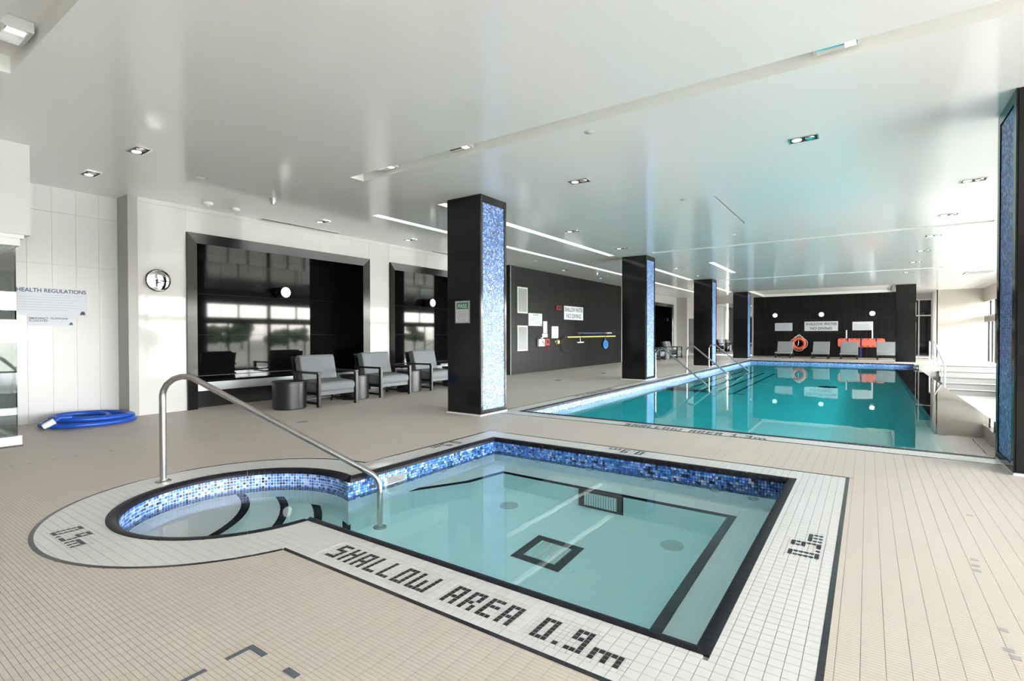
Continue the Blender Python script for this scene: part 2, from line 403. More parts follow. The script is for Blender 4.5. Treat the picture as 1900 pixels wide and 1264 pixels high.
def tile_mb(mb, poly, z0, z1, mi=0):
    n = len(poly); mb.add([(p[0], p[1], z0) for p in poly] + [(p[0], p[1], z1) for p in poly],
                          [tuple(range(n, 2*n))] + [(i, (i+1) % n, (i+1) % n+n, i+n) for i in range(n)], mi)
def in_view(x, y, z=0.0, mx=260, my=160):
    v = Vector((x, y, z-CAM_H)); d = v.dot(_fw)
    if d < 0.5: return False
    u = 950+F_PX*v.dot(_rt)/d; w = 632-F_PX*v.dot(_up)/d
    return -mx < u < 1900+mx and -my < w < 1264+my
def strictly(x, y, z=0.0): return in_view(x, y, z, -12, -12)

# grey tiles and small grey marks laid into the deck
GREY = set()
def grey(x0, x1, y0, y1):
    for i in range(int(round((x0-DX0)/DPX)), max(int(round((x1-DX0)/DPX)), int(round((x0-DX0)/DPX))+1)):
        for j in range(int(round((y0-DY0)/DPY)), max(int(round((y1-DY0)/DPY)), int(round((y0-DY0)/DPY))+1)): GREY.add((i, j))
for x, y in ((0.545, 4.50), (0.455, 3.62), (0.445, 3.46), (0.45, 3.53), (0.44, 2.82), (0.43, 2.65), (0.44, 2.60)): MB().box(x, x+0.032, y, y+0.03, -0.001, 0.001).build('deck_mark', M['pale_grey'], floor)  # shadow-like smudges put into the deck as pale grey pieces
for y in (1.26, 1.40, 1.56, 1.73, 2.02, 2.3, 2.56, 2.74, 3.1, 3.5): grey(-6.50, -6.44, y, y+0.019)
for q in ((-1.958, -1.937, 0.79, 0.885), (-1.958, -1.937, 0.955, 1.062), (-1.937, -1.853, 1.038, 1.062), (-1.715, -1.642, 1.036, 1.062), (-6.46, -6.39, 4.12, 4.28)):
    MB().box(*q, -0.001, 0.0012).build('deck_mark', M['grey_tile'], floor)
nx_, ny_ = int((DX1-DX0)/DPX), int((DY1-DY0)/DPY); J = 0.0016
deck_rest = MB(); cand = []
for i in range(nx_):
    x0 = DX0+i*DPX; xc = x0+DPX/2
    for j in range(ny_):
        y0 = DY0+j*DPY; yc = y0+DPY/2
        s_ = sd(TUB_O, xc, yc)
        if s_ > 0.045: continue
        g = 1 if (i, j) in GREY else 0
        if s_ < -0.06:
            cand.append((xc*xc+yc*yc if strictly(xc, yc) else 1e9, xc, yc, g))
        else:
            p = keep_outside([(x0+J/2, y0+J/2), (x0+DPX-J/2, y0+J/2), (x0+DPX-J/2, y0+DPY-J/2), (x0+J/2, y0+DPY-J/2)], TUB_O)
            if p: tile_mb(deck_rest, p, -0.004, 0.0, g)
cand.sort()
tm = []
for g in (0, 1):
    mb = MB(); tile_mb(mb, [(-DPX/2+J/2, -DPY/2+J/2), (DPX/2-J/2, -DPY/2+J/2), (DPX/2-J/2, DPY/2-J/2), (-DPX/2+J/2, DPY/2-J/2)], -0.004, 0.0)
    me = bpy.data.meshes.new('deck_tile'); me.from_pydata(mb.v, [], mb.f); me.materials.append(M['pale_grey' if g else 'deck_tile']); tm.append(me)
DECK_PIECES = cand[:300]                                          # placed at the end of the script
for d, xc, yc, g in cand[300:]:
    hx, hy = DPX/2-J/2, DPY/2-J/2
    tile_mb(deck_rest, [(xc-hx, yc-hy), (xc+hx, yc-hy), (xc+hx, yc+hy), (xc-hx, yc+hy)], -0.004, 0.0, g)
tag(deck_rest.build('deck_tiles', [M['deck_tile'], M['pale_grey']], floor), kind='stuff')
del cand

# lower deck beyond the overflow edge, with steps up to the landing
LZ = -0.92
lw = MB(); lw.box(1.62, 4.3, 6.8, 25.6, LZ-0.1, LZ); lw.box(1.5, 4.3, 6.72, 6.80, LZ, 0.0)
low = lw.build('floor_lower', M['low_tile']); tag(low, 'pale tiled sunken walkway beside the pool overflow edge', None, None, 'structure')
st = thing('stair', 'pale tiled stair rising from the sunken walkway to the far landing', 'stair', (3.25, 24.4, LZ))
for k, yn in enumerate((23.45, 23.95, 24.4, 24.85, 25.40)):
    y1 = (23.95, 24.4, 24.85, 25.40, 25.62)[k]; z1 = LZ + 0.184*(k+1)
    tr = MB().box(2.2, 4.29, yn, 25.62, z1-0.184, z1-0.02).build('step', M['stair'], st)
    MB().bbox(2.19, 4.29, yn-0.02, y1+0.02, z1-0.02, z1, 0.004).build('tread', M['stair'], tr)
    MB().box(2.19, 4.29, yn-0.024, yn-0.002, z1-0.03, z1-0.012).build('nosing', M['joint_dark'], tr)
MB().box(1.61, 2.2, 25.0, 25.6, LZ, 0.0).build('side_block', M['plaster'], st)

# ceiling with recessed slots
SLOTS = [(-5.6, 4.3, 4.38, 4.60), (-5.58, 4.3, 0.90, 1.12), (-7.09, -6.92, 6.0, 29.0), (-5.64, -5.47, 6.08, 12.7), (-5.64, -5.47, 13.8, 20.05), (-5.64, -5.47, 20.9, 27.0),
         (-3.79, -3.64, 15.46, 18.58), (-4.5, 1.9, 12.70, 12.92), (-4.65, 1.9, 20.65, 20.90), (-4.78, 0.94, 26.9, 31.58)]
GROOVE = [(-1.92, -1.89, 8.1, 10.40)]
cx0, cx1, cy0, cy1 = -9.95, XN+0.3, -4.0, 34.0
xs = sorted({cx0, cx1} | {v for s in SLOTS+GROOVE for v in s[:2] if cx0 < v < cx1}); ys = sorted({cy0, cy1} | {v for s in SLOTS+GROOVE for v in s[2:]})
def cell_z(i, j):
    if i < 0 or j < 0 or i >= len(xs)-1 or j >= len(ys)-1: return None
    x, y = (xs[i]+xs[i+1])/2, (ys[j]+ys[j+1])/2
    if any(a < x < b and c < y < d for a, b, c, d in SLOTS): return CZ+0.13
    if any(a < x < b and c < y < d for a, b, c, d in GROOVE): return CZ+0.025
    return CZ
ce = MB()
for i in range(len(xs)-1):
    for j in range(len(ys)-1):
        z = cell_z(i, j); mi = 0 if z == CZ else 2 if z < CZ+0.1 else 1
        ce.add([(xs[i], ys[j], z), (xs[i], ys[j+1], z), (xs[i+1], ys[j+1], z), (xs[i+1], ys[j], z)], [(0, 1, 2, 3)], mi)
        zr, zu = cell_z(i+1, j), cell_z(i, j+1)
        if zr is not None and zr != z: ce.add([(xs[i+1], ys[j], z), (xs[i+1], ys[j+1], z), (xs[i+1], ys[j+1], zr), (xs[i+1], ys[j], zr)], [(0, 1, 2, 3)], 1)
        if zu is not None and zu != z: ce.add([(xs[i], ys[j+1], z), (xs[i+1], ys[j+1], z), (xs[i+1], ys[j+1], zu), (xs[i], ys[j+1], zu)], [(0, 1, 2, 3)], 1)
ce.box(cx0, cx1, cy0, cy1, CZ+0.25, CZ+0.3, 1)
tag(ce.build('ceiling', [M['ceiling'], M['slot'], M['joint_dark']]), 'glossy white ceiling with recessed slots', None, None, 'structure')

# walls ------------------------------------------------------------
def tiled_wall(name, axis, at, a0, a1, z0, z1, tw, th, mat, joint, sign, label, zoff=0.0, aoff=None, gap=0.0022, thick=0.012):
    """backing slab + separate tiles; axis 'x': the wall is the plane x = at, running along y"""
    w = MB(); t = 0.10
    if axis == 'x': w.box(min(at-sign*t, at), max(at-sign*t, at), a0, a1, z0, z1)
    else: w.box(a0, a1, min(at-sign*t, at), max(at-sign*t, at), z0, z1)
    wo = tag(w.build(name, joint), label, None, None, 'structure')
    cache = {}
    def cuts(lo, hi, pitch, offset):
        k = math.floor((lo-offset)/pitch); v = [lo]
        while True:
            k += 1; c = offset+k*pitch
            if c >= hi-1e-4: break
            if c > lo+1e-4: v.append(c)
        return v+[hi]
    A = cuts(a0, a1, tw, a0 if aoff is None else aoff); Z = cuts(z0, z1, th, zoff)
    for p, q in zip(A, A[1:]):
        for u, v in zip(Z, Z[1:]):
            dw, dh = round(q-p-gap, 4), round(v-u-gap, 4)
            if dw < 0.01 or dh < 0.01: continue
            if (dw, dh) not in cache:
                mb = MB()
                if axis == 'x': mb.box(0, sign*thick, -dw/2, dw/2, -dh/2, dh/2) if sign > 0 else mb.box(-thick, 0, -dw/2, dw/2, -dh/2, dh/2)
                else: mb.box(-dw/2, dw/2, 0, thick, -dh/2, dh/2) if sign > 0 else mb.box(-dw/2, dw/2, -thick, 0, -dh/2, dh/2)
                me = bpy.data.meshes.new('tile'); me.from_pydata(mb.v, [], mb.f); me.materials.append(mat); cache[(dw, dh)] = me
            c = (at, (p+q)/2, (u+v)/2) if axis == 'x' else ((p+q)/2, at, (u+v)/2)
            piece('tile', cache[(dw, dh)], wo, c)
    return wo
tiled_wall('wall_left', 'x', XW1, -0.6, 3.05, 0, CZ, 0.265, 0.73, M['wall_matte'], M['joint'], 1, 'white tiled wall behind the hot tub deck', aoff=2.01-0.265*20)
MB().box(XW1-0.1, XW1, -4.0, -0.6, 0, CZ).build('wall_left', M['wall_matte'])['kind'] = 'structure'
MB().box(XW1-0.02, XL+0.004, 3.035, 3.16, 0, CZ).build('wall_left', M['wall_grey'])['kind'] = 'structure'  # return face: its shade is put into a darker grey
NICHES = [(3.82, 7.48), (8.06, 11.72), (25.09, 28.75)]
solid = [(3.05, 3.82), (7.48, 8.06), (11.72, 12.6), (21.0, 25.09), (28.75, 29.4)]
for a, b in solid: tiled_wall('wall_left', 'x', XL-0.012, a, b, 0, CZ, 1.2, 1.6, M['wall_white'], M['joint'], 1, 'polished white panelled wall')
for a, b in NICHES: tiled_wall('wall_left', 'x', XL-0.012, a, b, 2.85, CZ, 1.22, 1.6, M['wall_white'], M['joint'], 1, 'polished white panelled wall above a niche')
tiled_wall('wall_black', 'x', -8.762, 12.6, 21.0, 0, CZ, 0.265, 0.73, M['black_wall'], M['joint_dark'], 1, 'black tiled wall with safety equipment')
MB().box(-8.95, -8.75, 12.55, 12.6, 0, CZ).build('wall_black', M['black_gloss'])['kind'] = 'structure'
MB().box(-8.752, -8.742, 12.592, 12.606, 0, CZ).build('trim_1', M['white_paint'])['kind'] = 'structure'
MB().box(-8.95, -8.35, 29.4, 29.5, 0, CZ).build('wall_left', M['plaster'])['kind'] = 'structure'
MB().box(-8.45, -8.35, 29.5, 31.7, 0, CZ).build('wall_left', M['plaster'])['kind'] = 'structure'
d1 = MB().box(-8.35, -8.33, 29.75, 30.75, 0, 2.1).build('door_1', M['drum'], loc=(-8.34, 30.25, 0)); tag(d1, 'dark door in the pale wall past the last niche', None, None, 'structure')
MB().lathe([(0.012, 0), (0.012, 0.05), (0.025, 0.06), (0.0, 0.07)], (-8.33, 30.6, 1.0), 'x', 10).build('door_handle', M['chrome'], d1)
tiled_wall('wall_end', 'y', 31.612, -5.31, 1.75, 0, CZ, 0.31, 0.70, M['black_wall'], M['joint_end'], -1, 'black tiled end wall behind the loungers', zoff=-0.12, gap=0.006)
MB().box(-5.34, -5.30, 31.59, 33.0, 0, CZ).build('wall_end', M['plaster'])['kind'] = 'structure'
MB().box(-5.31, 1.75, 31.595, 31.7, CZ, CZ+0.15).build('wall_end', M['white_paint'])['kind'] = 'structure'
mi_ = thing('wall_mirror', 'tall mirror covering the end wall beside the black tiles', 'mirror', (-6.85, 31.62, 0))
MB().box(-8.35, -5.34, 31.60, 31.64, 0.02, CZ-0.3).build('mirror_glass', M['mirror'], mi_)
for x in (-8.35, -6.87, -5.38): MB().box(x, x+0.03, 31.585, 31.605, 0, CZ-0.3).build('mirror_edge', M['silver'], mi_)
MB().box(-8.35, -5.34, 31.6, 31.7, CZ-0.3, CZ).build('wall_end', M['plaster'])['kind'] = 'structure'
MB().box(-9.95, XN+0.3, -4.1, -4.0, 0, CZ).build('wall_back', M['wall_grey'])['kind'] = 'structure'
MB().box(2.66, 4.3, 31.3, 31.4, 0, CZ).build('wall_end', M['plaster'])['kind'] = 'structure'
MB().box(2.62, 2.70, 31.3, 34.0, 0, CZ).build('wall_end', M['plaster'])['kind'] = 'structure'
MB().box(1.2, 4.42, 34.0, 34.1, 0, CZ).build('wall_end', M['wall_grey'])['kind'] = 'structure'
gz = thing('window_20', None, None, (1.95, 33.2, 0)); tag(gz, 'dark glazed screen with white mullions past the landing', None, None, 'structure')
for x0, x1 in ((1.22, 1.50), (1.55, 2.10), (2.15, 2.60)):
    for z0, z1 in ((0.12, 2.1), (2.16, 2.9)): MB().box(x0, x1, 33.2, 33.215, z0, z1).build('pane', M['black_gloss'], gz)
for x in (1.17, 1.50, 2.10, 2.60): MB().box(x, x+0.05, 33.17, 33.23, 0, 2.95).build('mullion', M['white_paint'], gz)
for z in (0.05, 2.1, 2.9): MB().box(1.17, 2.65, 33.175, 33.225, z, z+0.06).build('rail', M['white_paint'], gz)
MB().box(1.15, 2.66, 33.15, 33.25, 2.96, CZ).build('wall_end', M['plaster'])['kind'] = 'structure'

# window wall -------------------------------------------------------
WZ0, WT0, WT1, WZ1 = -0.30, 1.72, 2.02, 2.63
ww = MB(); ww.box(XR, XR+0.25, 6.72, 34.0, WZ1, CZ+0.2); ww.box(XN, XN+0.25, -4.0, 6.97, WZ1, CZ+0.2); ww.box(XR, XN+0.25, 6.72, 6.97, -1.4, CZ+0.2); ww.box(XR, XR+0.25, 6.72, 34.0, -1.4, WZ0-0.05); ww.box(XN, XN+0.25, -4.0, 6.72, -0.2, 0.0); ww.box(XR, XR+0.25, 31.3, 34.0, WZ0, WZ1)
tag(ww.build('wall_right', M['plaster']), 'pale wall around the long run of windows', None, None, 'structure')
BAY = 2.95; k = 0; bays = []
y = -3.9
while y < 6.5: bays.append((XN, y, min(y+2.65, 6.72), 0.0)); y += 2.65
y = 6.97; bays.append((XR, y, 8.12, WZ0)); y = 8.12
while y < 31.2: bays.append((XR, y, min(y+BAY, 31.3), WZ0)); y += BAY
for WX_, y, y1, zb in bays:
    k += 1
    w = thing('window_%d' % k, None, None, (WX_+0.06, (y+y1)/2, zb)); tag(w, None, None, None, 'structure')
    MB().box(WX_+0.0, WX_+0.12, y-0.07, y+0.07, zb-0.05, WZ1).build('post', M['dark_frame'], w)
    MB().box(WX_+0.02, WX_+0.10, y+0.07, y1-0.07, WT0, WT1).build('transom', M['dark_frame'], w)
    MB().box(WX_+0.02, WX_+0.10, y+0.07, y1-0.07, zb-0.05, zb+0.06).build('sill', M['dark_frame'], w)
    ym = (y+y1)/2; L3 = (y1-y-0.14)/3; cutl = [y+0.07+L3*q for q in range(4)] if y1-y > 1.5 else [y+0.07, y1-0.07]
    for c in cutl[1:-1]: MB().box(WX_+0.03, WX_+0.09, c-0.03, c+0.03, zb+0.06, WT0).build('mullion', M['dark_frame'], w)
    MB().box(WX_+0.03, WX_+0.09, ym-0.03, ym+0.03, WT1, WZ1).build('mullion', M['dark_frame'], w)
    for p, q, u, v in [(c+0.03*(i > 0), d-0.03*(i < len(cutl)-2), zb+0.06, WT0) for i, (c, d) in enumerate(zip(cutl, cutl[1:]))] + [(y+0.07, ym-0.03, WT1, WZ1), (ym+0.03, y1-0.07, WT1, WZ1)]:
        MB().add([(WX_+0.06, p, u), (WX_+0.06, p, v), (WX_+0.06, q, v), (WX_+0.06, q, u)], [(0, 1, 2, 3)]).build('pane', M['window_glass'], w)
# outdoors, seen only as reflections in the polished walls
gr = MB(); gr.box(XR+0.3, 260, 7.0, 220, -1.9, -1.5); gr.box(XN+0.3, 260, -150, 7.0, -1.9, -1.5); tag(gr.build('ground', M['grass']), 'grassy ground outside the windows', None, None, 'structure')
tr_ = MB().box(XN+0.3, 14, -60, 90, -1.5, -1.42).build('terrace', M['paving']); tag(tr_, 'paved terrace outside the windows', None, None, 'structure')
for k in range(26):
    ty = -60 + k*8.5 + random.uniform(-0.6, 0.6); tx = random.uniform(70, 100); h = random.uniform(4.0, 6.5)
    t = thing('tree', 'leafy tree on the skyline outside the windows', 'tree', (tx, ty, -1.5), group='trees on the skyline')
    MB().tube([(tx, ty, -1.5), (tx, ty, -1.5+h*0.5)], [0.25, 0.15], 7).build('trunk', M['bark'], t)
    cr = MB()
    for b in range(12):
        a = random.uniform(0, 6.28); rr = random.uniform(0.2, 2.4); R = random.uniform(0.9, 1.5)
        c = (tx+rr*math.cos(a), ty+rr*1.2*math.sin(a), -1.5+h*random.uniform(0.28, 0.8)); 
        cr.lathe([(0, -R*0.9), (R*0.7, -R*0.55), (R, 0), (R*0.75, R*0.55), (0, R*0.85)], c, 'z', 9)
    cr.build('crown', M['leaf'], t, smooth=True)

# ------------------------------------------------------------------ niches in the left wall
def niche(y0, y1, label):
    n = thing('wall_niche', label, 'niche', (XL, (y0+y1)/2, 0)); F = 0.16; xb = -9.90; top = 2.69
    a, b = y0+F, y1-F; x1 = XL+0.04
    # mitred frame members
    MB().add([(XL-0.02, y0, 0), (x1, y0, 0), (x1-0.03, a, 0), (XL-0.02, a, 0), (XL-0.02, y0, 2.85), (x1, y0, 2.85), (x1-0.03, a, top), (XL-0.02, a, top)],
             [(0,3,2,1),(4,5,6,7),(0,1,5,4),(1,2,6,5),(2,3,7,6),(3,0,4,7)]).build('frame_side', M['dark_frame'], n)
    MB().add([(XL-0.02, b, 0), (x1-0.03, b, 0), (x1, y1, 0), (XL-0.02, y1, 0), (XL-0.02, b, top), (x1-0.03, b, top), (x1, y1, 2.85), (XL-0.02, y1, 2.85)],
             [(0,3,2,1),(4,5,6,7),(0,1,5,4),(1,2,6,5),(2,3,7,6),(3,0,4,7)]).build('frame_side', M['dark_frame'], n)
    MB().add([(XL-0.02, y0, 2.85), (x1, y0, 2.85), (x1-0.03, a, top), (XL-0.02, a, top), (XL-0.02, y1, 2.85), (x1, y1, 2.85), (x1-0.03, b, top), (XL-0.02, b, top)],
             [(0,1,2,3),(7,6,5,4),(0,4,5,1),(1,5,6,2),(2,6,7,3),(3,7,4,0)]).build('frame_head', M['dark_frame'], n)
    MB().box(xb-0.1, XL-0.02, a-0.06, a, 0, top+0.05).build('reveal', M['black_gloss'], n)
    MB().box(xb-0.1, XL-0.02, b, b+0.06, 0, top+0.05).build('reveal', M['black_gloss'], n)
    MB().box(xb-0.1, XL-0.02, a, b, top, top+0.06).build('soffit', M['black_gloss'], n)
    MB().box(xb-0.1, xb-0.012, a, b, 0, top).build('backing', M['joint_dark'], n)
    W = (b-a)/4
    for i in range(4):
        for j in range(3):
            MB().box(xb-0.012, xb, a+i*W+0.0015, a+(i+1)*W-0.0015, 0.47+j*0.74+0.0015, 0.47+(j+1)*0.74-0.0015).build('panel', M['black_gloss'], n)
    MB().bbox(xb, XL-0.03, a, b, 0.425, 0.465, 0.006).build('bench_top', M['black_gloss'], n)
    MB().box(XL-0.05, XL-0.028, a, b, 0.285, 0.425).build('bench_fascia', M['silver'], n)
    MB().box(xb, XL-0.16, a, b, 0.0, 0.285).build('bench_base', M['black_wall'], n)
    return n
niche(*NICHES[0], 'black framed wall niche with a silver-edged bench, nearest to the round mirror')
niche(*NICHES[1], 'black framed wall niche behind the mosaic pillar, between two white piers')
niche(*NICHES[2], 'black framed wall niche at the end of the lounge side, beyond the black wall')
for (y, z, w_) in ((5.95, 2.06, 'in the niche beside the round mirror'), (10.2, 2.06, 'in the niche behind the PASS pillar'), (27.2, 2.06, 'in the far niche')):
    s = thing('wall_sconce', 'black cylinder wall light with a white round face ' + w_, 'wall light', (-9.90, y, z), group='niche wall lights')
    MB().lathe([(0.07, 0.0), (0.07, 0.02), (0.055, 0.03), (0.055, 0.07), (0.115, 0.08), (0.115, 0.26), (0.105, 0.27)], (-9.90, y, z), 'x', 28).build('body', M['black_metal'], s, smooth=True)
    MB().lathe([(0.104, 0.272), (0.10, 0.279), (0.0, 0.284)], (-9.90, y, z), 'x', 28).build('lens', M['sconce_lens'], s, smooth=True)
rm = thing('round_mirror', 'round mirror with a thin dark rim on the white wall', 'mirror', (XL, 3.42, 2.04))
MB().lathe([(0.165, 0.0), (0.170, 0.012), (0.170, 0.03), (0.158, 0.036), (0.155, 0.02)], (XL, 3.42, 2.04), 'x', 40).build('rim', M['dark_frame'], rm, smooth=True)
MB().lathe([(0.157, 0.022), (0.12, 0.033), (0.06, 0.039), (0.0, 0.041)], (XL, 3.42, 2.04), 'x', 40).build('glass', M['mirror'], rm, smooth=True)

# ------------------------------------------------------------------ signs
def sign_x(x, y0, y1, z0, z1, label, mat=None, lines=(), prints=(), emblem=False, name='sign', cat='sign', mi=0.006):
    """sign on a wall facing +X; lines: (text, y offset 0..1 from left, z centre 0..1 from top, size)"""
    s = thing(name, label, cat, (x, (y0+y1)/2, (z0+z1)/2))
    MB().bbox(x, x+mi, y0, y1, z0, z1, 0.002).build('plate', mat or M['sign_white'], s)
    W, Hh = y1-y0, z1-z0
    for t, u, v, size, al in lines:
        me = text_mesh(t, size, al); mat_to(me, M['ink_navy']); o = lnk(bpy.data.objects.new('lettering', me)); o.parent = s; o['kind'] = 'stuff'
        o.location = (mi+0.0012, -W/2+u*W, Hh/2-v*Hh); o.rotation_euler = (math.pi/2, 0, math.pi/2); fit_width(o, 0.93*W)
    if prints:
        mb = MB()
        for u0, u1, v, h in prints:
            z = z1-v*Hh; mb.box(x+mi, x+mi+0.0008, y0+u0*W, y0+u1*W, z-h/2, z+h/2)
        mb.build('small_print', M['ink_grey'], s)['kind'] = 'stuff'
    if emblem:
        e = emblem; yy, zz = y1-0.055*e, z0+0.02*e
        MB().add([(x+mi+0.001, yy-0.035*e, zz), (x+mi+0.001, yy+0.035*e, zz), (x+mi+0.001, yy+0.02*e, zz+0.05*e), (x+mi+0.001, yy-0.012*e, zz+0.05*e)], [(0, 1, 2, 3)]).build('emblem', M['ink_navy'], s)
    return s
def rows(v0, v1, n, h, u0=0.05, u1=0.95, seed=1):
    r = random.Random(seed); return [(u0, u0+(u1-u0)*r.uniform(0.72, 1.0), v0+(v1-v0)*k/max(1, n-1), h) for k in range(n)]
WS = XW1+0.012
sign_x(WS, 1.86, 2.66, 1.475, 1.865, 'pale notice headed HEALTH REGULATIONS on the white tiled wall', M['sign_lilac'],
       [('HEALTH REGULATIONS', 0.985, 0.12, 0.074, 'RIGHT')], [(0.36, 0.94, 0.27, 0.004)] + rows(0.35, 0.80, 6, 0.005, 0.03, 0.97, 3), 1.0)
sign_x(WS, 2.01, 2.51, 1.335, 1.462, 'small pale notice headed EMERGENCY TELEPHONE under the health notice', M['sign_lilac'],
       [('EMERGENCY TELEPHONE', 0.03, 0.20, 0.036, 'LEFT'), ('IS LOCATED', 0.03, 0.47, 0.036, 'LEFT')], [(0.52, 0.86, 0.55, 0.003)], 0.7)
BX = -8.75
sign_x(BX, 13.58, 14.40, 1.48, 1.88, 'white CAUTION notice with small print on the black wall', None, [('CAUTION', 0.5, 0.14, 0.075, 'CENTER')], rows(0.34, 0.80, 6, 0.012, 0.06, 0.94, 5), 1.0)
sign_x(BX, 14.47, 14.72, 1.25, 1.64, 'narrow white notice above the red call box', None, [], rows(0.12, 0.85, 8, 0.008, 0.1, 0.9, 6))
sign_x(BX, 14.41, 14.75, 1.11, 1.235, 'small white label plate under the narrow notice', None, [], rows(0.25, 0.75, 3, 0.012, 0.08, 0.92, 7))
sign_x(BX, 15.02, 15.47, 1.08, 1.48, 'white notice sheet above the yellow knob on the black wall', None, [], rows(0.14, 0.86, 9, 0.011, 0.1, 0.9, 8), 0.7)
sign_x(BX, 15.88, 17.34, 1.73, 2.21, 'white SHALLOW WATER NO DIVING sign on the black side wall', None, [('SHALLOW WATER', 0.5, 0.27, 0.215, 'CENTER'), ('NO DIVING', 0.5, 0.74, 0.215, 'CENTER')])
def sign_y(y, x0, x1, z0, z1, label, mat=None, lines=(), prints=(), name='sign'):
    """sign on a surface facing -Y"""
    s = thing(name, label, 'sign', ((x0+x1)/2, y, (z0+z1)/2)); W, Hh = x1-x0, z1-z0
    MB().bbox(x0, x1, y-0.006, y, z0, z1, 0.002).build('plate', mat or M['sign_white'], s)
    for t, u, v, size, m in lines:
        me = text_mesh(t, size); mat_to(me, M[m]); o = lnk(bpy.data.objects.new('lettering', me)); o.parent = s; o['kind'] = 'stuff'
        o.location = (-W/2+u*W, -0.0095, Hh/2-v*Hh); o.rotation_euler = (math.pi/2, 0, 0); fit_width(o, 0.93*W)
    if prints:
        mb = MB()
        for u0, u1, v, h in prints: z = z1-v*Hh; mb.box(x0+u0*W, x0+u1*W, y-0.0075, y-0.006, z-h/2, z+h/2)
        mb.build('small_print', M['ink_grey'], s)['kind'] = 'stuff'
    return s
YE = 31.6
sign_y(YE-0.001, -4.21, -3.36, 1.38, 1.81, 'pale notice on the black end wall above the ring buoy', M['sign_lilac'], [], rows(0.15, 0.85, 7, 0.014, 0.06, 0.94, 9))
sign_y(YE-0.001, -2.79, -1.27, 1.37, 1.87, 'white SHALLOW WATER NO DIVING sign on the black end wall', None, [('SHALLOW WATER', 0.5, 0.28, 0.19, 'ink'), ('NO DIVING', 0.5, 0.75, 0.19, 'ink')])
sign_y(YE-0.001, -0.65, 0.22, 1.39, 1.83, 'white notice on the black end wall above the orange board', None, [], rows(0.30, 0.85, 7, 0.014, 0.08, 0.92, 10))
ps = sign_y(5.968, -5.145, -4.90, 1.39, 1.695, 'framed green PASS certificate on the black face of the mosaic pillar', M['sign_white'], [('PASS', 0.5, 0.22, 0.085, 'sign_white')], rows(0.45, 0.92, 8, 0.008, 0.08, 0.92, 11))
MB().box(-5.135, -4.91, 5.9605, 5.962, 1.585, 1.685).build('header_band', M['green'], ps)
for a in ((-5.16, -5.142, 1.375, 1.71), (-4.903, -4.885, 1.375, 1.71)): MB().box(a[0], a[1], 5.955, 5.97, a[2], a[3]).build('frame', M['silver'], ps)
for a in ((1.375, 1.392), (1.693, 1.71)): MB().box(-5.142, -4.903, 5.955, 5.97, a[0], a[1]).build('frame', M['silver'], ps)

# ------------------------------------------------------------------ equipment on the black wall
for (z0, z1, w) in ((1.86, 2.66, 'upper'), (0.70, 1.48, 'lower')):
    v = thing('wall_vent', '%s white louvred vent grille on the black wall' % w, 'vent', (BX, 13.23, (z0+z1)/2))
    for a, b, c, d in ((12.95, 13.51, z0, z0+0.04), (12.95, 13.51, z1-0.04, z1), (12.95, 12.99, z0+0.04, z1-0.04), (13.47, 13.51, z0+0.04, z1-0.04)):
        MB().box(BX, BX+0.02, a, b, c, d).build('frame', M['white_paint'], v)
    MB().box(BX, BX+0.003, 12.99, 13.47, z0+0.04, z1-0.04).build('backing', M['vent'], v)
    nsl = 18; hh = (z1-z0-0.08)/nsl
    for k in range(nsl):
        zz = z0+0.04+k*hh
        MB().add([(BX+0.003, 12.99, zz+hh), (BX+0.003, 13.47, zz+hh), (BX+0.016, 13.47, zz+0.2*hh), (BX+0.016, 12.99, zz+0.2*hh)], [(0, 3, 2, 1)]).build('slat', M['vent'], v)
ph = thing('emergency_phone', 'white wall telephone with a coiled cord on the black wall', 'telephone', (BX, 14.26, 0.95))
MB().bbox(BX, BX+0.09, 14.08, 14.45, 0.82, 1.06, 0.015).build('case', M['white_plastic'], ph)
MB().tube([(BX+0.10, 14.12, 1.05), (BX+0.13, 14.12, 1.09), (BX+0.13, 14.24, 1.10), (BX+0.10, 14.24, 1.05)], 0.018, 8).build('carry_handle', M['white_plastic'], ph, smooth=True)
MB().tube([(BX+0.095, 14.25, 1.0), (BX+0.12, 14.32, 0.93), (BX+0.12, 14.34, 0.9), (BX+0.095, 14.36, 0.88)], 0.010, 8).build('latch', M['black_metal'], ph, smooth=True)
rc = thing('call_box', 'red emergency call box with hanging cords beside the white phone', 'call box', (BX, 14.64, 0.93))
MB().bbox(BX, BX+0.07, 14.52, 14.78, 0.84, 1.06, 0.012).build('case', M['red'], rc)
MB().lathe([(0.05, 0.0), (0.05, 0.025), (0.02, 0.035), (0.0, 0.036)], (BX+0.07, 14.65, 0.96), 'x', 16).build('button', M['dark'], rc, smooth=True)
for y in (14.58, 14.70): MB().tube([(BX+0.03, y, 0.85), (BX+0.035, y-0.02, 0.76), (BX+0.03, y+0.02, 0.66), (BX+0.03, y-0.03, 0.63)], 0.008, 6).build('cord', M['red'], rc, smooth=True)
al = thing('fire_alarm', 'dark red fire alarm strobe beside the shallow water sign', 'alarm', (BX, 15.45, 2.12))
MB().bbox(BX, BX+0.05, 15.28, 15.62, 2.05, 2.19, 0.01).build('case', M['red'], al)
MB().bbox(BX+0.05, BX+0.085, 15.38, 15.56, 2.08, 2.16, 0.01).build('strobe', M['dark'], al)
kn = thing('valve_knob', 'small pale yellow valve knob on the black wall', 'knob', (BX, 15.32, 0.95))
MB().lathe([(0.10, 0.0), (0.10, 0.012), (0.04, 0.015), (0.04, 0.07)], (BX, 15.32, 0.95), 'x', 18).build('flange', M['chrome'], kn, smooth=True)
MB().lathe([(0.055, 0.07), (0.065, 0.08), (0.065, 0.11), (0.03, 0.12), (0.0, 0.122)], (BX, 15.32, 0.95), 'x', 14).build('knob', M['yellow'], kn, smooth=True)
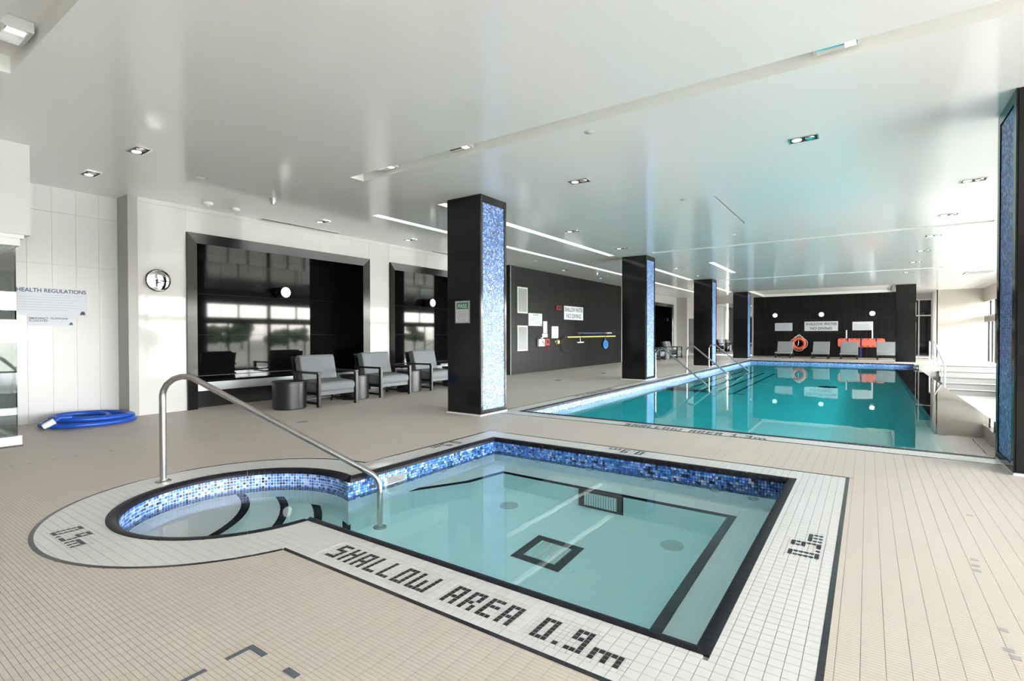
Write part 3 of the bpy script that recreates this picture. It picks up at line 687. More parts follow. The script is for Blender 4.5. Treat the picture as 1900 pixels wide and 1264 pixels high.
hk = thing('rescue_hook', 'long yellow rescue pole with a black curved hook on the wall', 'rescue pole', (BX+0.05, 18.1, 1.12))
MB().tube([(BX+0.06, 16.02, 1.11), (BX+0.06, 20.18, 1.13)], 0.022, 10).build('pole', M['yellow'], hk, smooth=True)
MB().tube([(BX+0.06, 16.04, 1.11), (BX+0.06, 15.85, 1.12), (BX+0.06, 15.66, 1.06), (BX+0.06, 15.56, 0.93), (BX+0.06, 15.60, 0.77), (BX+0.06, 15.72, 0.66), (BX+0.06, 15.9, 0.62), (BX+0.06, 16.1, 0.62)], 0.018, 8).build('hook', M['dark'], hk, smooth=True)
for y in (17.1, 19.2): MB().box(BX+0.002, BX+0.085, y-0.02, y+0.02, 1.085, 1.15).build('bracket', M['black_metal'], hk)
bp_ = thing('brush_pole', 'blue telescopic pole resting above the yellow rescue pole', 'pole', (BX+0.05, 18.3, 1.255))
MB().tube([(BX+0.06, 16.85, 1.255), (BX+0.06, 19.30, 1.26)], 0.02, 10).build('pole', M['pole_blue'], bp_, smooth=True)
MB().tube([(BX+0.06, 19.30, 1.26), (BX+0.06, 19.79, 1.262)], 0.026, 10).build('grip', M['white_plastic'], bp_, smooth=True)
MB().tube([(BX+0.06, 16.72, 1.255), (BX+0.06, 16.85, 1.255)], 0.026, 10).build('end_cap', M['dark'], bp_, smooth=True)
for y in (17.2, 19.0): MB().box(BX, BX+0.085, y-0.02, y+0.02, 1.215, 1.245).build('bracket', M['black_metal'], bp_)
br = thing('pool_brush', 'white T-shaped pool brush hanging under the poles', 'brush', (BX, 17.05, 0.98))
MB().tube([(BX+0.04, 17.02, 1.07), (BX+0.04, 17.04, 0.93)], 0.015, 8).build('socket', M['silver'], br, smooth=True)
MB().bbox(BX+0.01, BX+0.07, 16.8, 17.29, 0.895, 0.935, 0.01).build('head', M['white_plastic'], br)
ne = thing('leaf_skimmer', 'blue pool skimmer net paddle hanging from the yellow pole', 'skimmer', (BX, 19.23, 0.83))
MB().tube([(BX+0.05, 19.2, 1.08), (BX+0.05, 19.2, 0.96)], [0.015, 0.02], 8).build('handle', M['blue'], ne, smooth=True)
MB().sweep([[(x_, 19.24+0.23*math.cos(a), 0.80+0.17*math.sin(a)) for a in [6.2832*k/18 for k in range(18)]] for x_ in (BX+0.035, BX+0.065)]).build('paddle', M['blue'], ne)
MB().sweep([[(x_, 19.24+0.17*math.cos(a), 0.80+0.12*math.sin(a)) for a in [6.2832*k/18 for k in range(18)]] for x_ in (BX+0.065, BX+0.07)]).build('mesh', M['pole_blue'], ne)
ol = thing('wall_outlet', 'white outlet plate at the foot of the second niche', 'outlet', (XL+0.02, 8.29, 0.39)); 
MB().bbox(XL+0.012, XL+0.03, 8.22, 8.36, 0.33, 0.44, 0.004).build('plate', M['white_plastic'], ol)
for y in (8.26, 8.32): MB().box(XL+0.03, XL+0.032, y-0.012, y+0.012, 0.36, 0.41).build('socket', M['dark'], ol)

# ------------------------------------------------------------------ end wall: lamps, ring buoy, spine board
for x, w_ in ((-4.21, 'above the pale notice by the ring buoy'), (-2.02, 'above the SHALLOW WATER sign'), (0.18, 'above the notice over the orange board')):
    s = thing('end_wall_lamp', 'small round white lamp on the end wall ' + w_, 'wall light', (x, YE, 2.235), group='round lamps on the end wall')
    MB().lathe([(0.13, 0.0), (0.13, -0.03), (0.115, -0.045)], (x, YE, 2.235), 'y', 24).build('ring', M['white_paint'], s, smooth=True)
    MB().lathe([(0.112, -0.043), (0.06, -0.055), (0.0, -0.06)], (x, YE, 2.235), 'y', 24).build('lens', M['sconce_lens'], s, smooth=True)
rb = thing('ring_buoy', 'orange ring buoy with a pale rope hung on the end wall', 'ring buoy', (-3.05, YE-0.09, 0.70))
def ring_pts(R, n=36): return [(-3.05+R*math.cos(6.2832*k/n), YE-0.09, 0.70+R*math.sin(6.2832*k/n)) for k in range(n)]
MB().tube(ring_pts(0.27), 0.078, 12, closed=True).build('ring', M['orange'], rb, smooth=True)
for a in (45, 135, 225, 315):
    a0 = math.radians(a); MB().tube([(-3.05+0.27*math.cos(a0+d), YE-0.09, 0.70+0.27*math.sin(a0+d)) for d in (-0.13, 0, 0.13)], 0.082, 12).build('band', M['coral'], rb, smooth=True)
rp = []
for k in range(49):
    a = 6.2832*k/48; R = 0.36+0.05*abs(math.sin(2*a)); rp.append((-3.05+R*math.cos(a+0.785), YE-0.07, 0.70+R*math.sin(a+0.785)))
MB().tube(rp, 0.012, 6).build('rope', M['rope'], rb, smooth=True)
MB().tube([(-3.25, YE-0.05, 0.98), (-3.06, YE-0.04, 1.17), (-3.0, YE-0.04, 1.17), (-2.86, YE-0.05, 0.98)], 0.016, 6).build('hanging_rope', M['rope'], rb, smooth=True)
MB().tube([(-3.03, YE-0.03, 1.19), (-3.05, YE-0.12, 1.0), (-3.06, YE-0.15, 0.72), (-3.08, YE-0.15, 0.60)], 0.014, 6).build('hook', M['steel'], rb, smooth=True)
sb = thing('spine_board', 'orange rescue spine board with dark hand slots on the end wall', 'rescue board', (-0.28, YE-0.08, 0.76))
prof = []
for cx_, cz_, a0 in ((0.60, 0.87, 0), (-1.16, 0.87, 90), (-1.16, 0.65, 180), (0.60, 0.65, 270)):
    for k in range(6): a = math.radians(a0+18*k); prof.append((cx_+0.11*math.cos(a), cz_+0.11*math.sin(a)))
MB().sweep([[(x, yy, z) for x, z in prof] for yy in (YE-0.06, YE-0.11)]).build('board', M['coral'], sb)
for k in range(8):
    for z in (0.935, 0.585): MB().bbox(-1.17+k*0.225, -1.06+k*0.225, YE-0.118, YE-0.108, z-0.016, z+0.016, 0.002).build('hand_slot', M['dark'], sb)
for x in (-0.85, -0.28, 0.35): MB().box(x-0.03, x+0.03, YE-0.121, YE-0.11, 0.56 if x == -0.28 else 0.83, 0.98).build('strap', M['navy'], sb)
MB().box(-0.33, -0.24, YE-0.10, YE-0.085, 0.04, 0.56).build('strap', M['navy'], sb)
for x in (-0.90, 0.19): MB().box(x-0.03, x+0.03, YE-0.05, YE-0.02, 0.96, 1.41).build('hanger', M['white_paint'], sb)

# ------------------------------------------------------------------ lounge furniture
def make_chair():
    c = thing('lounge_armchair', None, 'armchair')
    for sx, sy in ((0.36, 0.375), (0.36, -0.375), (-0.30, 0.375), (-0.30, -0.375)):
        MB().bbox(sx-0.03, sx+0.03, sy-0.025, sy+0.025, 0.0, 0.55, 0.004).build('leg', M['black_metal'], c, local=True)
    for sy in (0.375, -0.375):
        MB().bbox(-0.38, 0.39, sy-0.035, sy+0.035, 0.55, 0.585, 0.004).build('armrest', M['black_metal'], c, local=True)
        MB().bbox(-0.27, 0.33, sy-0.018, sy+0.018, 0.045, 0.085, 0.004).build('runner', M['black_metal'], c, local=True)
        MB().bbox(-0.27, 0.33, sy-0.018, sy+0.018, 0.20, 0.25, 0.004).build('side_rail', M['black_metal'], c, local=True)
    MB().bbox(-0.32, 0.34, -0.355, 0.355, 0.19, 0.265, 0.006).build('seat_base', M['cushion'], c, local=True)
    MB().bbox(-0.33, -0.29, -0.35, 0.35, 0.05, 0.09, 0.004).build('stretcher', M['black_metal'], c, local=True)
    # soft cushions: rounded sections
    def pad(sections, name, nx=9):
        mb = MB(); mb.sweep(sections); return mb.build(name, M['cushion'], c, local=True, smooth=True)
    def rr(cx, cz, w, h, r, y, tilt=0.0):
        pts = []
        for qx, qz, a0 in ((w/2-r, h/2-r, 0), (-w/2+r, h/2-r, 90), (-w/2+r, -h/2+r, 180), (w/2-r, -h/2+r, 270)):
            for k in range(4):
                a = math.radians(a0+30*k); x, z = qx+r*math.cos(a), qz+r*math.sin(a)
                pts.append((cx+x*math.cos(tilt)+z*math.sin(tilt), y, cz-x*math.sin(tilt)+z*math.cos(tilt)))
        return pts
    def prof_(cx, cz, w, h, t): 
        out = []
        for y, k in ((-0.345, 0.80), (-0.335, 0.93), (-0.31, 0.98), (-0.2, 1.0), (0, 1.03), (0.2, 1.0), (0.31, 0.98), (0.335, 0.93), (0.345, 0.80)):
            out.append(rr(cx, cz, w*(1 if k > 1 else k if w < h else 0.97+0.03*k), h*(k if w > h else 0.97+0.03*k), min(w, h)*0.32, y, t))
        return list(reversed(out))
    pad(prof_(0.04, 0.345, 0.66, 0.165, 0.06), 'seat_cushion')
    pad(prof_(-0.245, 0.60, 0.17, 0.50, -0.24), 'back_cushion')
    MB().sweep([[(-0.30, y, 0.26), (-0.33, y, 0.26), (-0.475, y, 0.82), (-0.445, y, 0.82)] for y in (-0.36, 0.36)]).build('backrest', M['black_metal'], c, local=True)
    return c
ARM = 'grey cushioned black-framed lounge armchair '
spots = [(-7.82, 5.56, 'between two drum tables in front of the first niche', None),
         (-8.03, 7.06, 'beside the white pier between the first two niches', None),
         (-8.08, 8.50, 'in front of the second niche, past the white pier', None),
         (-8.08, 9.95, 'half hidden behind the mosaic pillar nearest the hot tub', None),
         (-8.15, 23.5, 'past the black wall, near the far niche', None), (-8.15, 26.1, 'in front of the far niche', None)]
proto = make_chair()
for i, (x, y, l, g) in enumerate(spots):
    c = proto if i == 0 else copy_tree(proto)
    c.location = (x, y, 0); c['label'] = ARM + l; c['group'] = 'lounge armchairs along the wall'
def drum(x, y, l):
    t = thing('drum_table', l, 'side table', (x, y, 0), group='black drum side tables')
    MB().lathe([(0.255, 0.012), (0.262, 0.02), (0.262, 0.41), (0.262, 0.43)], (x, y, 0), 'z', 36).build('barrel', M['drum'], t, smooth=True)
    MB().lathe([(0.24, 0.0), (0.24, 0.012)], (x, y, 0), 'z', 36).build('base', M['black_metal'], t, smooth=True)
    MB().lathe([(0.262, 0.43), (0.268, 0.436), (0.268, 0.446), (0.262, 0.452), (0.0, 0.452)], (x, y, 0), 'z', 36).build('top', M['black_metal'], t, smooth=True)
drum(-7.78, 4.86, 'black metal drum side table before the first armchair, near the silver bench end')
drum(-7.96, 6.30, 'black metal drum side table between the first and second armchairs')
drum(-8.03, 7.77, 'black metal drum side table between the second and third armchairs')
drum(-8.05, 9.22, 'black metal drum side table past the third armchair, behind the mosaic pillar')
drum(-8.10, 24.8, 'black metal drum side table between the far armchairs')

def make_lounger():
    c = thing('pool_lounger', None, 'lounger')
    for sx in (-0.33, 0.33):
        for y in (-0.55, 0.60): MB().bbox(sx-0.03, sx+0.03, y-0.03, y+0.03, 0, 0.20, 0.003).build('leg', M['black_metal'], c, local=True)
        MB().bbox(sx-0.022, sx+0.022, -0.62, 0.68, 0.19, 0.225, 0.004).build('side_rail', M['black_metal'], c, local=True)
    MB().bbox(-0.33, 0.33, -0.62, -0.58, 0.19, 0.225, 0.004).build('front_rail', M['black_metal'], c, local=True)
    def slab(a, b, t, n):
        mb = MB(); secs = []
        dx = Vector(b)-Vector(a); nrm = Vector((0, -dx.z, dx.y)).normalized(); 
        for x, k in ((-0.36, 0.7), (-0.345, 0.95), (0, 1.0), (0.345, 0.95), (0.36, 0.7)):
            A, B = Vector(a), Vector(b); secs.append([(x, *(A-nrm*0)[1:]), (x, *B[1:]), (x, *(B+nrm*t*k)[1:]), (x, *(A+nrm*t*k)[1:])])
        mb.sweep(list(reversed(secs))); return mb.build(n, M['lounger'], c, local=True)
    slab((0, -0.66, 0.225), (0, 0.20, 0.225), 0.085, 'seat_pad')
    slab((0, 0.16, 0.25), (0, 0.52, 0.78), 0.08, 'back_pad')
    MB().sweep([[(x, 0.20, 0.22), (x, 0.235, 0.22), (x, 0.56, 0.76), (x, 0.53, 0.77)] for x in (0.34, -0.34)]).build('backrest', M['black_metal'], c, local=True)
    MB().tube([(0, 0.45, 0.6), (0, 0.62, 0.21)], 0.015, 6).build('prop', M['black_metal'], c, local=True)
    return c
proto = make_lounger()
for i, (x, l) in enumerate(((-3.53, 'in front of the ring buoy'), (-1.92, 'under the SHALLOW WATER sign on the end wall'), (-0.74, 'partly covering the orange board, with loungers on both sides'), (0.70, 'beside the plain black corner pillar'))):
    c = proto if i == 0 else copy_tree(proto); c.location = (x, 29.8, 0); c['label'] = 'grey padded low pool lounger ' + l; c['group'] = 'loungers at the end wall'

# ------------------------------------------------------------------ pillars
def mosaic_panel(w, h, pitch=0.0256):
    """joined mosaic facing +X, origin at the lower near corner"""
    mb = MB(); g = 0.0028; ny, nz = int(w/pitch), int(h/pitch)
    mb.add([(0, 0, 0), (0, ny*pitch, 0), (0, ny*pitch, nz*pitch), (0, 0, nz*pitch)], [(0, 1, 2, 3)], 8)
    for i in range(ny):
        for j in range(nz):
            a, b, c, d = i*pitch+g/2, (i+1)*pitch-g/2, j*pitch+g/2, (j+1)*pitch-g/2; t = 0.003; q = 0.001
            mb.add([(0, a, c), (0, b, c), (0, b, d), (0, a, d), (t, a+q, c+q), (t, b-q, c+q), (t, b-q, d-q), (t, a+q, d-q)],
                   [(4, 5, 6, 7), (0, 1, 5, 4), (1, 2, 6, 5), (2, 3, 7, 6), (3, 0, 4, 7)], pick())
    me = bpy.data.meshes.new('mosaic_panel'); me.from_pydata(mb.v, [], mb.f)
    for m in MOSM+[M['mosaic_grout']]: me.materials.append(m)
    me.polygons.foreach_set('material_index', mb.m); return me
PANEL = mosaic_panel(0.538, 3.08)
def pillar(x0, x1, y0, y1, face, label, plain=False):
    p = thing('pillar', label, 'pillar', ((x0+x1)/2, (y0+y1)/2, 0))
    MB().bbox(x0, x1, y0, y1, 0.02, CZ-0.001, 0.006).build('shaft', M['black_pillar'], p)
    MB().box(x0-0.012, x1+0.012, y0-0.012, y1+0.012, 0.0, 0.02).build('base_trim', M['white_paint'], p)
    if not plain:
        xf = x1 if face > 0 else x0; e = 0.012*face; yc = (y0+y1)/2; a, b = yc-0.275, yc+0.275; z0, z1 = 0.08, 3.17
        for q in ((y0, a, 0.02, CZ-0.002), (b, y1, 0.02, CZ-0.002), (a, b, 0.02, z0), (a, b, z1, CZ-0.002)):
            MB().box(min(xf, xf+e), max(xf, xf+e), *q).build('frame', M['dark_frame'], p)
        o = lnk(bpy.data.objects.new('mosaic_panel', PANEL)); o.parent = p; o['kind'] = 'stuff'
        o.location = (xf-p.location.x+0.001*face, (a+0.006 if face > 0 else b-0.006)-p.location.y, z0+0.005); o.rotation_euler = (0, 0, 0 if face > 0 else math.pi)
    return p
P1 = pillar(-5.33, -4.687, 5.97, 6.62, 1, 'square black pillar with a blue mosaic side and a PASS certificate')
MB().box(-4.95, -4.725, 5.963, 5.97, 0.137, 0.362).build('access_panel', M['black_wall'], P1)
pillar(-5.42, -4.76, 13.03, 13.70, 1, 'square black pillar with a blue mosaic side, standing before the first pool handrail')
pillar(-5.45, -4.79, 20.05, 20.72, 1, 'square black pillar with a blue mosaic side, behind the third pool handrail')
pillar(-5.48, -4.82, 27.15, 27.82, 1, 'square black pillar with a blue mosaic side at the far corner of the pool')
pillar(1.032, 1.70, 6.0, 6.742, -1, 'square black pillar with a mosaic side facing the pool, at the overflow corner')
pillar(0.96, 1.64, 27.0, 27.7, -1, 'plain black pillar without mosaic, beside the last lounger at the pool end', plain=True)

# ------------------------------------------------------------------ hot tub
tub = thing('hot_tub', 'sunken hot tub with mosaic rim, round entry lobe and white tiled border', 'hot tub', (-2.2, 3.4, -1.0))
TZ, TW = -1.0, -0.15                      # floor and water level
WL = outline(TUB_W, 48); n = len(WL)
SK = (3.15, 3.375, -0.148, -0.082)        # skimmer mouth in the wall x = TUB_W[0]
ba = MB()
for i in range(n):
    a, b = WL[i], WL[(i+1) % n]
    def quad(p, q, z0, z1): ba.add([(p[0], p[1], z0), (q[0], q[1], z0), (q[0], q[1], z1), (p[0], p[1], z1)], [(3, 2, 1, 0)])
    if abs(a[0]-TUB_W[0]) < 1e-6 and abs(b[0]-TUB_W[0]) < 1e-6 and i == 3:
        x = TUB_W[0]; y0, y1, z0, z1 = SK
        quad(a, (x, y1), TZ, -0.03); quad((x, y0), b, TZ, -0.03); quad((x, y1), (x, y0), TZ, z0); quad((x, y1), (x, y0), z1, -0.03)
    else: quad(a, b, TZ, -0.03)
ba.prism(WL, TZ-0.05, TZ)
ba.build('basin', M['basin'], tub)
x = TUB_W[0]; y0, y1, z0, z1 = SK; sk = MB()
sk.add([(x, y0, z0), (x, y1, z0), (x, y1, z1), (x, y0, z1), (x-0.22, y0, z0), (x-0.22, y1, z0), (x-0.22, y1, z1), (x-0.22, y0, z1)], [(0, 1, 5, 4), (1, 2, 6, 5), (2, 3, 7, 6), (3, 0, 4, 7), (4, 5, 6, 7)])
sk.build('skimmer_mouth', M['white_plastic'], tub)
bench = [(TUB_W[0], TUB_W[3]), (TUB_W[0], 3.42), (-3.25, 3.97), (-3.16, 4.41), (-0.93, 4.41), (-0.93, TUB_W[2]), (TUB_W[1], TUB_W[2]), (TUB_W[1], TUB_W[3])]
BZ = -0.55
bo = MB().prism(list(bench), TZ, BZ).build('bench', M['basin'], tub)
def band(path, w, z, name, mat, parent, h=0.006):
    """flat strip laid on the left of a polyline, mitred at its corners"""
    P = [Vector((p[0], p[1])) for p in path]; L = []
    for i, p in enumerate(P):
        t0 = (P[i]-P[i-1]).normalized() if i else (P[1]-P[0]).normalized(); t1 = (P[i+1]-P[i]).normalized() if i < len(P)-1 else t0
        n0, n1 = Vector((-t0.y, t0.x)), Vector((-t1.y, t1.x)); m = (n0+n1).normalized(); L.append(p+m*(w/max(0.3, m.dot(n0))))
    mb = MB()
    for i in range(len(P)-1):
        q = [P[i], P[i+1], L[i+1], L[i]]; mb.add([(v.x, v.y, z) for v in q]+[(v.x, v.y, z+h) for v in q], [(4, 5, 6, 7), (0, 1, 5, 4), (1, 2, 6, 5), (2, 3, 7, 6), (3, 0, 4, 7)])
    return mb.build(name, mat, parent)
band([(TUB_W[0]+0.002, 3.424), (-3.248, 3.968), (-3.158, 4.408), (-0.932, 4.408), (-0.932, TUB_W[2])], 0.065, BZ, 'edge_stripe', M['black_tile'], bo, 0.004)
CS = (-4.75, 1.22)
for k, (R, z) in enumerate(((1.18, -0.27), (1.47, -0.45), (1.73, -0.63), (1.955, -0.81))):
    arc = [(CS[0]+R*math.cos(math.radians(a)), CS[1]+R*math.sin(math.radians(a))) for a in range(-6, 93, 3)]
    sp = MB().prism([(CS[0]-0.15, CS[1]-0.15)]+arc, TZ-0.02, z).build('entry_step', M['basin'], tub)
    mb = MB()
    for i in range(len(arc)-1):
        q = [arc[i], arc[i+1]]; q2 = [(CS[0]+(R-0.065)/R*(p[0]-CS[0]), CS[1]+(R-0.065)/R*(p[1]-CS[1])) for p in q]
        mb.add([(*q[0], z), (*q[1], z), (*q2[1], z), (*q2[0], z), (*q[0], z+0.004), (*q[1], z+0.004), (*q2[1], z+0.004), (*q2[0], z+0.004)], [(4, 5, 6, 7), (0, 1, 5, 4), (2, 3, 7, 6)])
    s = mb.build('step_stripe', M['black_tile'], sp)
# drains, jets, covers
def grate_floor(cx, cy_, z, s):
    f = MB()
    for a in ((-s, s, -s, -s+0.07), (-s, s, s-0.07, s), (-s, -s+0.07, -s+0.07, s-0.07), (s-0.07, s, -s+0.07, s-0.07)): f.box(cx+a[0], cx+a[1], cy_+a[2], cy_+a[3], z, z+0.006)
    o = f.build('drain_surround', M['black_tile'], tub); g = MB(); r = s-0.075
    g.box(cx-r, cx+r, cy_-r, cy_+r, z, z+0.004, 1)
    m = 16
    for k in range(m): q = -r+(k+0.25)*2*r/m; g.box(cx+q, cx+q+r/m, cy_-r, cy_+r, z+0.004, z+0.016)
    g.build('drain_grate', [M['basin'], M['joint']], o)
grate_floor(-2.04, 3.44, TZ, 0.21)
f = MB()
for a in ((-2.27, -1.82, -0.615, -0.555), (-2.27, -1.82, -0.995, -0.94), (-2.27, -2.21, -0.94, -0.615), (-1.88, -1.82, -0.94, -0.615)): f.box(a[0], a[1], 4.402, 4.41, a[2], a[3])
ds = f.build('drain_surround', M['black_tile'], tub)
g = MB(); g.box(-2.21, -1.88, 4.405, 4.41, -0.94, -0.615, 1)
for k in range(13): g.box(-2.205+k*0.025, -2.19+k*0.025, 4.395, 4.405, -0.94, -0.615)
g.build('drain_grate', [M['basin'], M['joint']], ds)
for (jx, jz) in ((-2.96, -0.265), (-2.34, -0.265), (-1.71, -0.265), (-1.11, -0.265), (-0.80, -0.33)):
    MB().lathe([(0.025, -0.004), (0.03, -0.014), (0.042, -0.012), (0.045, 0.0)], (jx, TUB_W[3], jz), 'y', 18).build('jet', M['white_plastic'], tub, smooth=True)
for (jy, jz) in ((3.9, -0.265), (4.4, -0.265)):
    MB().lathe([(0.045, 0.0), (0.042, 0.012), (0.03, 0.014), (0.025, 0.004)], (TUB_W[0], jy, jz), 'x', 18).build('jet', M['white_plastic'], tub, smooth=True)
for (px_, py_) in ((-2.82, 4.03), (-1.27, 4.07)): MB().lathe([(0.09, 0.0), (0.088, 0.012), (0.0, 0.014)], (px_, py_, TZ), 'z', 22).build('floor_cover', M['white_plastic'], tub, smooth=True)
MB().lathe([(0.120, 0.0), (0.120, 0.002), (0.112, 0.0025), (0.110, 0.001), (0.106, 0.0025), (0.0, 0.0025)], (-3.75, 3.23, 0.0), 'z', 32).build('skimmer_lid', M['white_tile'], tub, smooth=True)
# white border: bed, tiles
bed = MB(); flat_with_hole(bed, outline(TUB_O), list(reversed(outline(off(TUB_C, -0.01)))), -0.0045); bed.build('border_bed', M['white_grout'], tub)
WP = 0.051; g2 = 0.0024; TI = off(TUB_O, -0.0245)
FONT = {'S': ('XXX', 'X..', 'XXX', '..X', '..X', 'XXX'), 'H': ('X.X', 'X.X', 'XXX', 'X.X', 'X.X', 'X.X'), 'A': ('XXX', 'X.X', 'X.X', 'XXX', 'X.X', 'X.X'), 'L': ('X..',)*5+('XXX',),
        'O': ('XXX',)+('X.X',)*4+('XXX',), 'W': ('X...X', 'X...X', 'X.X.X', 'X.X.X', 'X.X.X', 'XXXXX'), 'R': ('XXX', 'X.X', 'X.X', 'XX.', 'X.X', 'X.X'), 'E': ('XXX', 'X..', 'XXX', 'X..', 'X..', 'XXX'),
        '0': ('XXX',)+('X.X',)*4+('XXX',), '9': ('XXX', 'X.X', 'XXX', '..X', '..X', 'XXX'), '.': ('.',)*5+('X',), 'm': ('.....',)*3+('XXXXX', 'X.X.X', 'X.X.X'),
        '1': ('.X.', 'XX.', '.X.', '.X.', '.X.', 'XXX'), '3': ('XXX', '..X', 'XXX', '..X', '..X', 'XXX'), ' ': ('..',)*6}
LP = 0.0255
def letters(text, ox, oy, rd, up):
    """cells of tile lettering; (ox, oy) = lower start corner, rd reading direction, up letter-top direction"""
    cells = []; c = 0
    for ch in text:
        G = FONT[ch]
        for r_ in range(6):
            for k, v in enumerate(G[r_]):
                if v == 'X':
                    s = (c+k+0.5)*LP; t = (5-r_+0.5)*LP; cells.append((ox+rd[0]*s+up[0]*t, oy+rd[1]*s+up[1]*t))
        c += len(G[0])+1
    return cells
TUBTXT = (letters('SHALLOW AREA 0.9m', -2.44, 1.722, (1, 0), (0, 1)) + letters('0.9m', -4.08, 0.965, (1, 0), (0, 1)) + letters('0.9m', -0.208, 3.17, (0, 1), (-1, 0))
          + letters('0.9m', -1.855, 5.085, (-1, 0), (0, -1)) + letters('0.9m', -3.855, 4.40, (0, -1), (1, 0)))
txt_cells = set((round(a/0.01), round(b/0.01)) for a, b in TUBTXT)
def near_text(x0, x1, y0, y1): return any(x0-0.0125 < a < x1+0.0125 and y0-0.0125 < b < y1+0.0125 for a, b in TUBTXT)
white_rest = MB(); cand = []
gx0, gy0 = TUB_O[0]-1.2, TUB_O[2]-0.9
for i in range(int(5.2/WP)):
    for j in range(int(4.6/WP)):
        x0, y0 = gx0+i*WP, gy0+j*WP; x1, y1 = x0+WP, y0+WP; xc, yc = (x0+x1)/2, (y0+y1)/2
        so, si = sd(TI, xc, yc), sd(TUB_C, xc, yc)
        if so < -0.04 or si > 0.04: continue
        if near_text(x0, x1, y0, y1):                      # small tiles around the lettering: quarter the tile, leave the letter cells free
            for a in (0, 1):
                for b in (0, 1):
                    q = [(x0+a*WP/2+g2/2, y0+b*WP/2+g2/2), (x0+(a+1)*WP/2-g2/2, y0+b*WP/2+g2/2), (x0+(a+1)*WP/2-g2/2, y0+(b+1)*WP/2-g2/2), (x0+a*WP/2+g2/2, y0+(b+1)*WP/2-g2/2)]
                    q = keep_inside(q, TI)
                    if q: q = keep_outside(q, TUB_C)
                    if q: tile_mb(white_rest, q, -0.0045, -0.0006)
            continue
        q = [(x0+g2/2, y0+g2/2), (x1-g2/2, y0+g2/2), (x1-g2/2, y1-g2/2), (x0+g2/2, y1-g2/2)]
        if so > 0.045 and si < -0.045: cand.append(((xc*xc+yc*yc) if strictly(xc, yc) else 1e9, xc, yc)); continue
        q = keep_inside(q, TI)
        if q: q = keep_outside(q, TUB_C)
        if q: tile_mb(white_rest, q, -0.0045, 0.0)
cand.sort(); WHITE_PIECES = cand[:300]; h = WP/2-g2/2
for d, xc, yc in cand[300:]: tile_mb(white_rest, [(xc-h, yc-h), (xc+h, yc-h), (xc+h, yc+h), (xc-h, yc+h)], -0.0045, 0.0)
tag(white_rest.build('white_tiles', M['white_tile'], tub), kind='stuff')
def shared_tile(name, hx, hy, z0, z1, mat):
    mb = MB(); tile_mb(mb, [(-hx, -hy), (hx, -hy), (hx, hy), (-hx, hy)], z0, z1); me = bpy.data.meshes.new(name); me.from_pydata(mb.v, [], mb.f); me.materials.append(mat); return me
wme = shared_tile('white_tile', h, h, -0.0045, 0.0, M['white_tile'])
lme = shared_tile('letter_tile', LP/2-0.0020, LP/2-0.0020, -0.0045, 0.0006, M['letter'])
# coping (rounded black pieces) and outer black line
def along(t, step):
    """pieces along an outline: yields (p, q) lists of (point, outward normal) pairs"""
    O = outline(t, 1); xl, xr, yb, yt, r = t; cx, cy_ = CC
    x1 = O[0][0]; y1 = O[4][1]; a0 = math.atan2(y1-cy_, xl-cx); a1 = math.atan2(yb-cy_, x1-cx)+2*math.pi
    for (p, q, nrm) in (((x1, yb), (xr, yb), (0, -1)), ((xr, yb), (xr, yt), (1, 0)), ((xr, yt), (xl, yt), (0, 1)), ((xl, yt), (xl, y1), (-1, 0))):
        L = math.hypot(q[0]-p[0], q[1]-p[1]); m = max(1, round(L/step))
        for k in range(m): yield [((p[0]+(q[0]-p[0])*u, p[1]+(q[1]-p[1])*u), nrm) for u in (k/m, (k+1)/m)], (k == 0, k == m-1)
    m = round((a1-a0)*r/step)
    for k in range(m):
        out = []
        for u in (k/m, (k+1)/m): a = a0+(a1-a0)*u; out.append(((cx+r*math.cos(a), cy_+r*math.sin(a)), (math.cos(a), math.sin(a))))
        yield out, (k == 0, k == m-1)
CP = ((0.0, -0.004), (0.0, 0.004), (-0.02, 0.006), (-0.045, 0.004), (-0.062, -0.006), (-0.070, -0.022), (-0.070, -0.034), (-0.03, -0.034))
MIT = {0: (False, True), 1: (True, True), 2: (True, True), 3: (True, False)}
COPING = []
for ends, (first, last) in along(TUB_C, 0.051):
    (p, n0), (q, n1) = ends; T = Vector((q[0]-p[0], q[1]-p[1])); L = T.length; T.normalize(); gg = 0.0008
    secs = []
    for (pt, nn, sgn, edge) in ((p, n0, 1, first), (q, n1, -1, last)):
        sec = []
        for d, z in CP:
            x, y = pt[0]+nn[0]*d, pt[1]+nn[1]*d
            sl = 0.0
            if n0 == n1 and edge:                       # mitre at the corners of the rectangle
                convex = True
                if n0 == (0, -1) and sgn == 1: convex = False
                if n0 == (-1, 0) and sgn == -1: convex = False
                sl = -d if convex else d
            x += T.x*sgn*(gg+sl); y += T.y*sgn*(gg+sl); sec.append((x, y, z))
        secs.append(sec)
    mb = MB(); mb.sweep(secs); mb.build('coping_tile', M['coping'], tub, smooth=True)
_o = outline(TUB_C, 1); _x1, _y1 = _o[0][0], _o[4][1]
for J_, s_in in (((TUB_C[0], _y1), (TUB_C[0]+0.07, _y1-0.07)), ((_x1, TUB_C[2]), (_x1-0.07, TUB_C[2]+0.07))):
    a = math.atan2(J_[1]-CC[1], J_[0]-CC[0]); r_in = TUB_C[4]-0.07
    MB().prism([J_, (CC[0]+r_in*math.cos(a), CC[1]+r_in*math.sin(a)), s_in], -0.034, -0.016).build('coping_tile', M['coping'], tub)
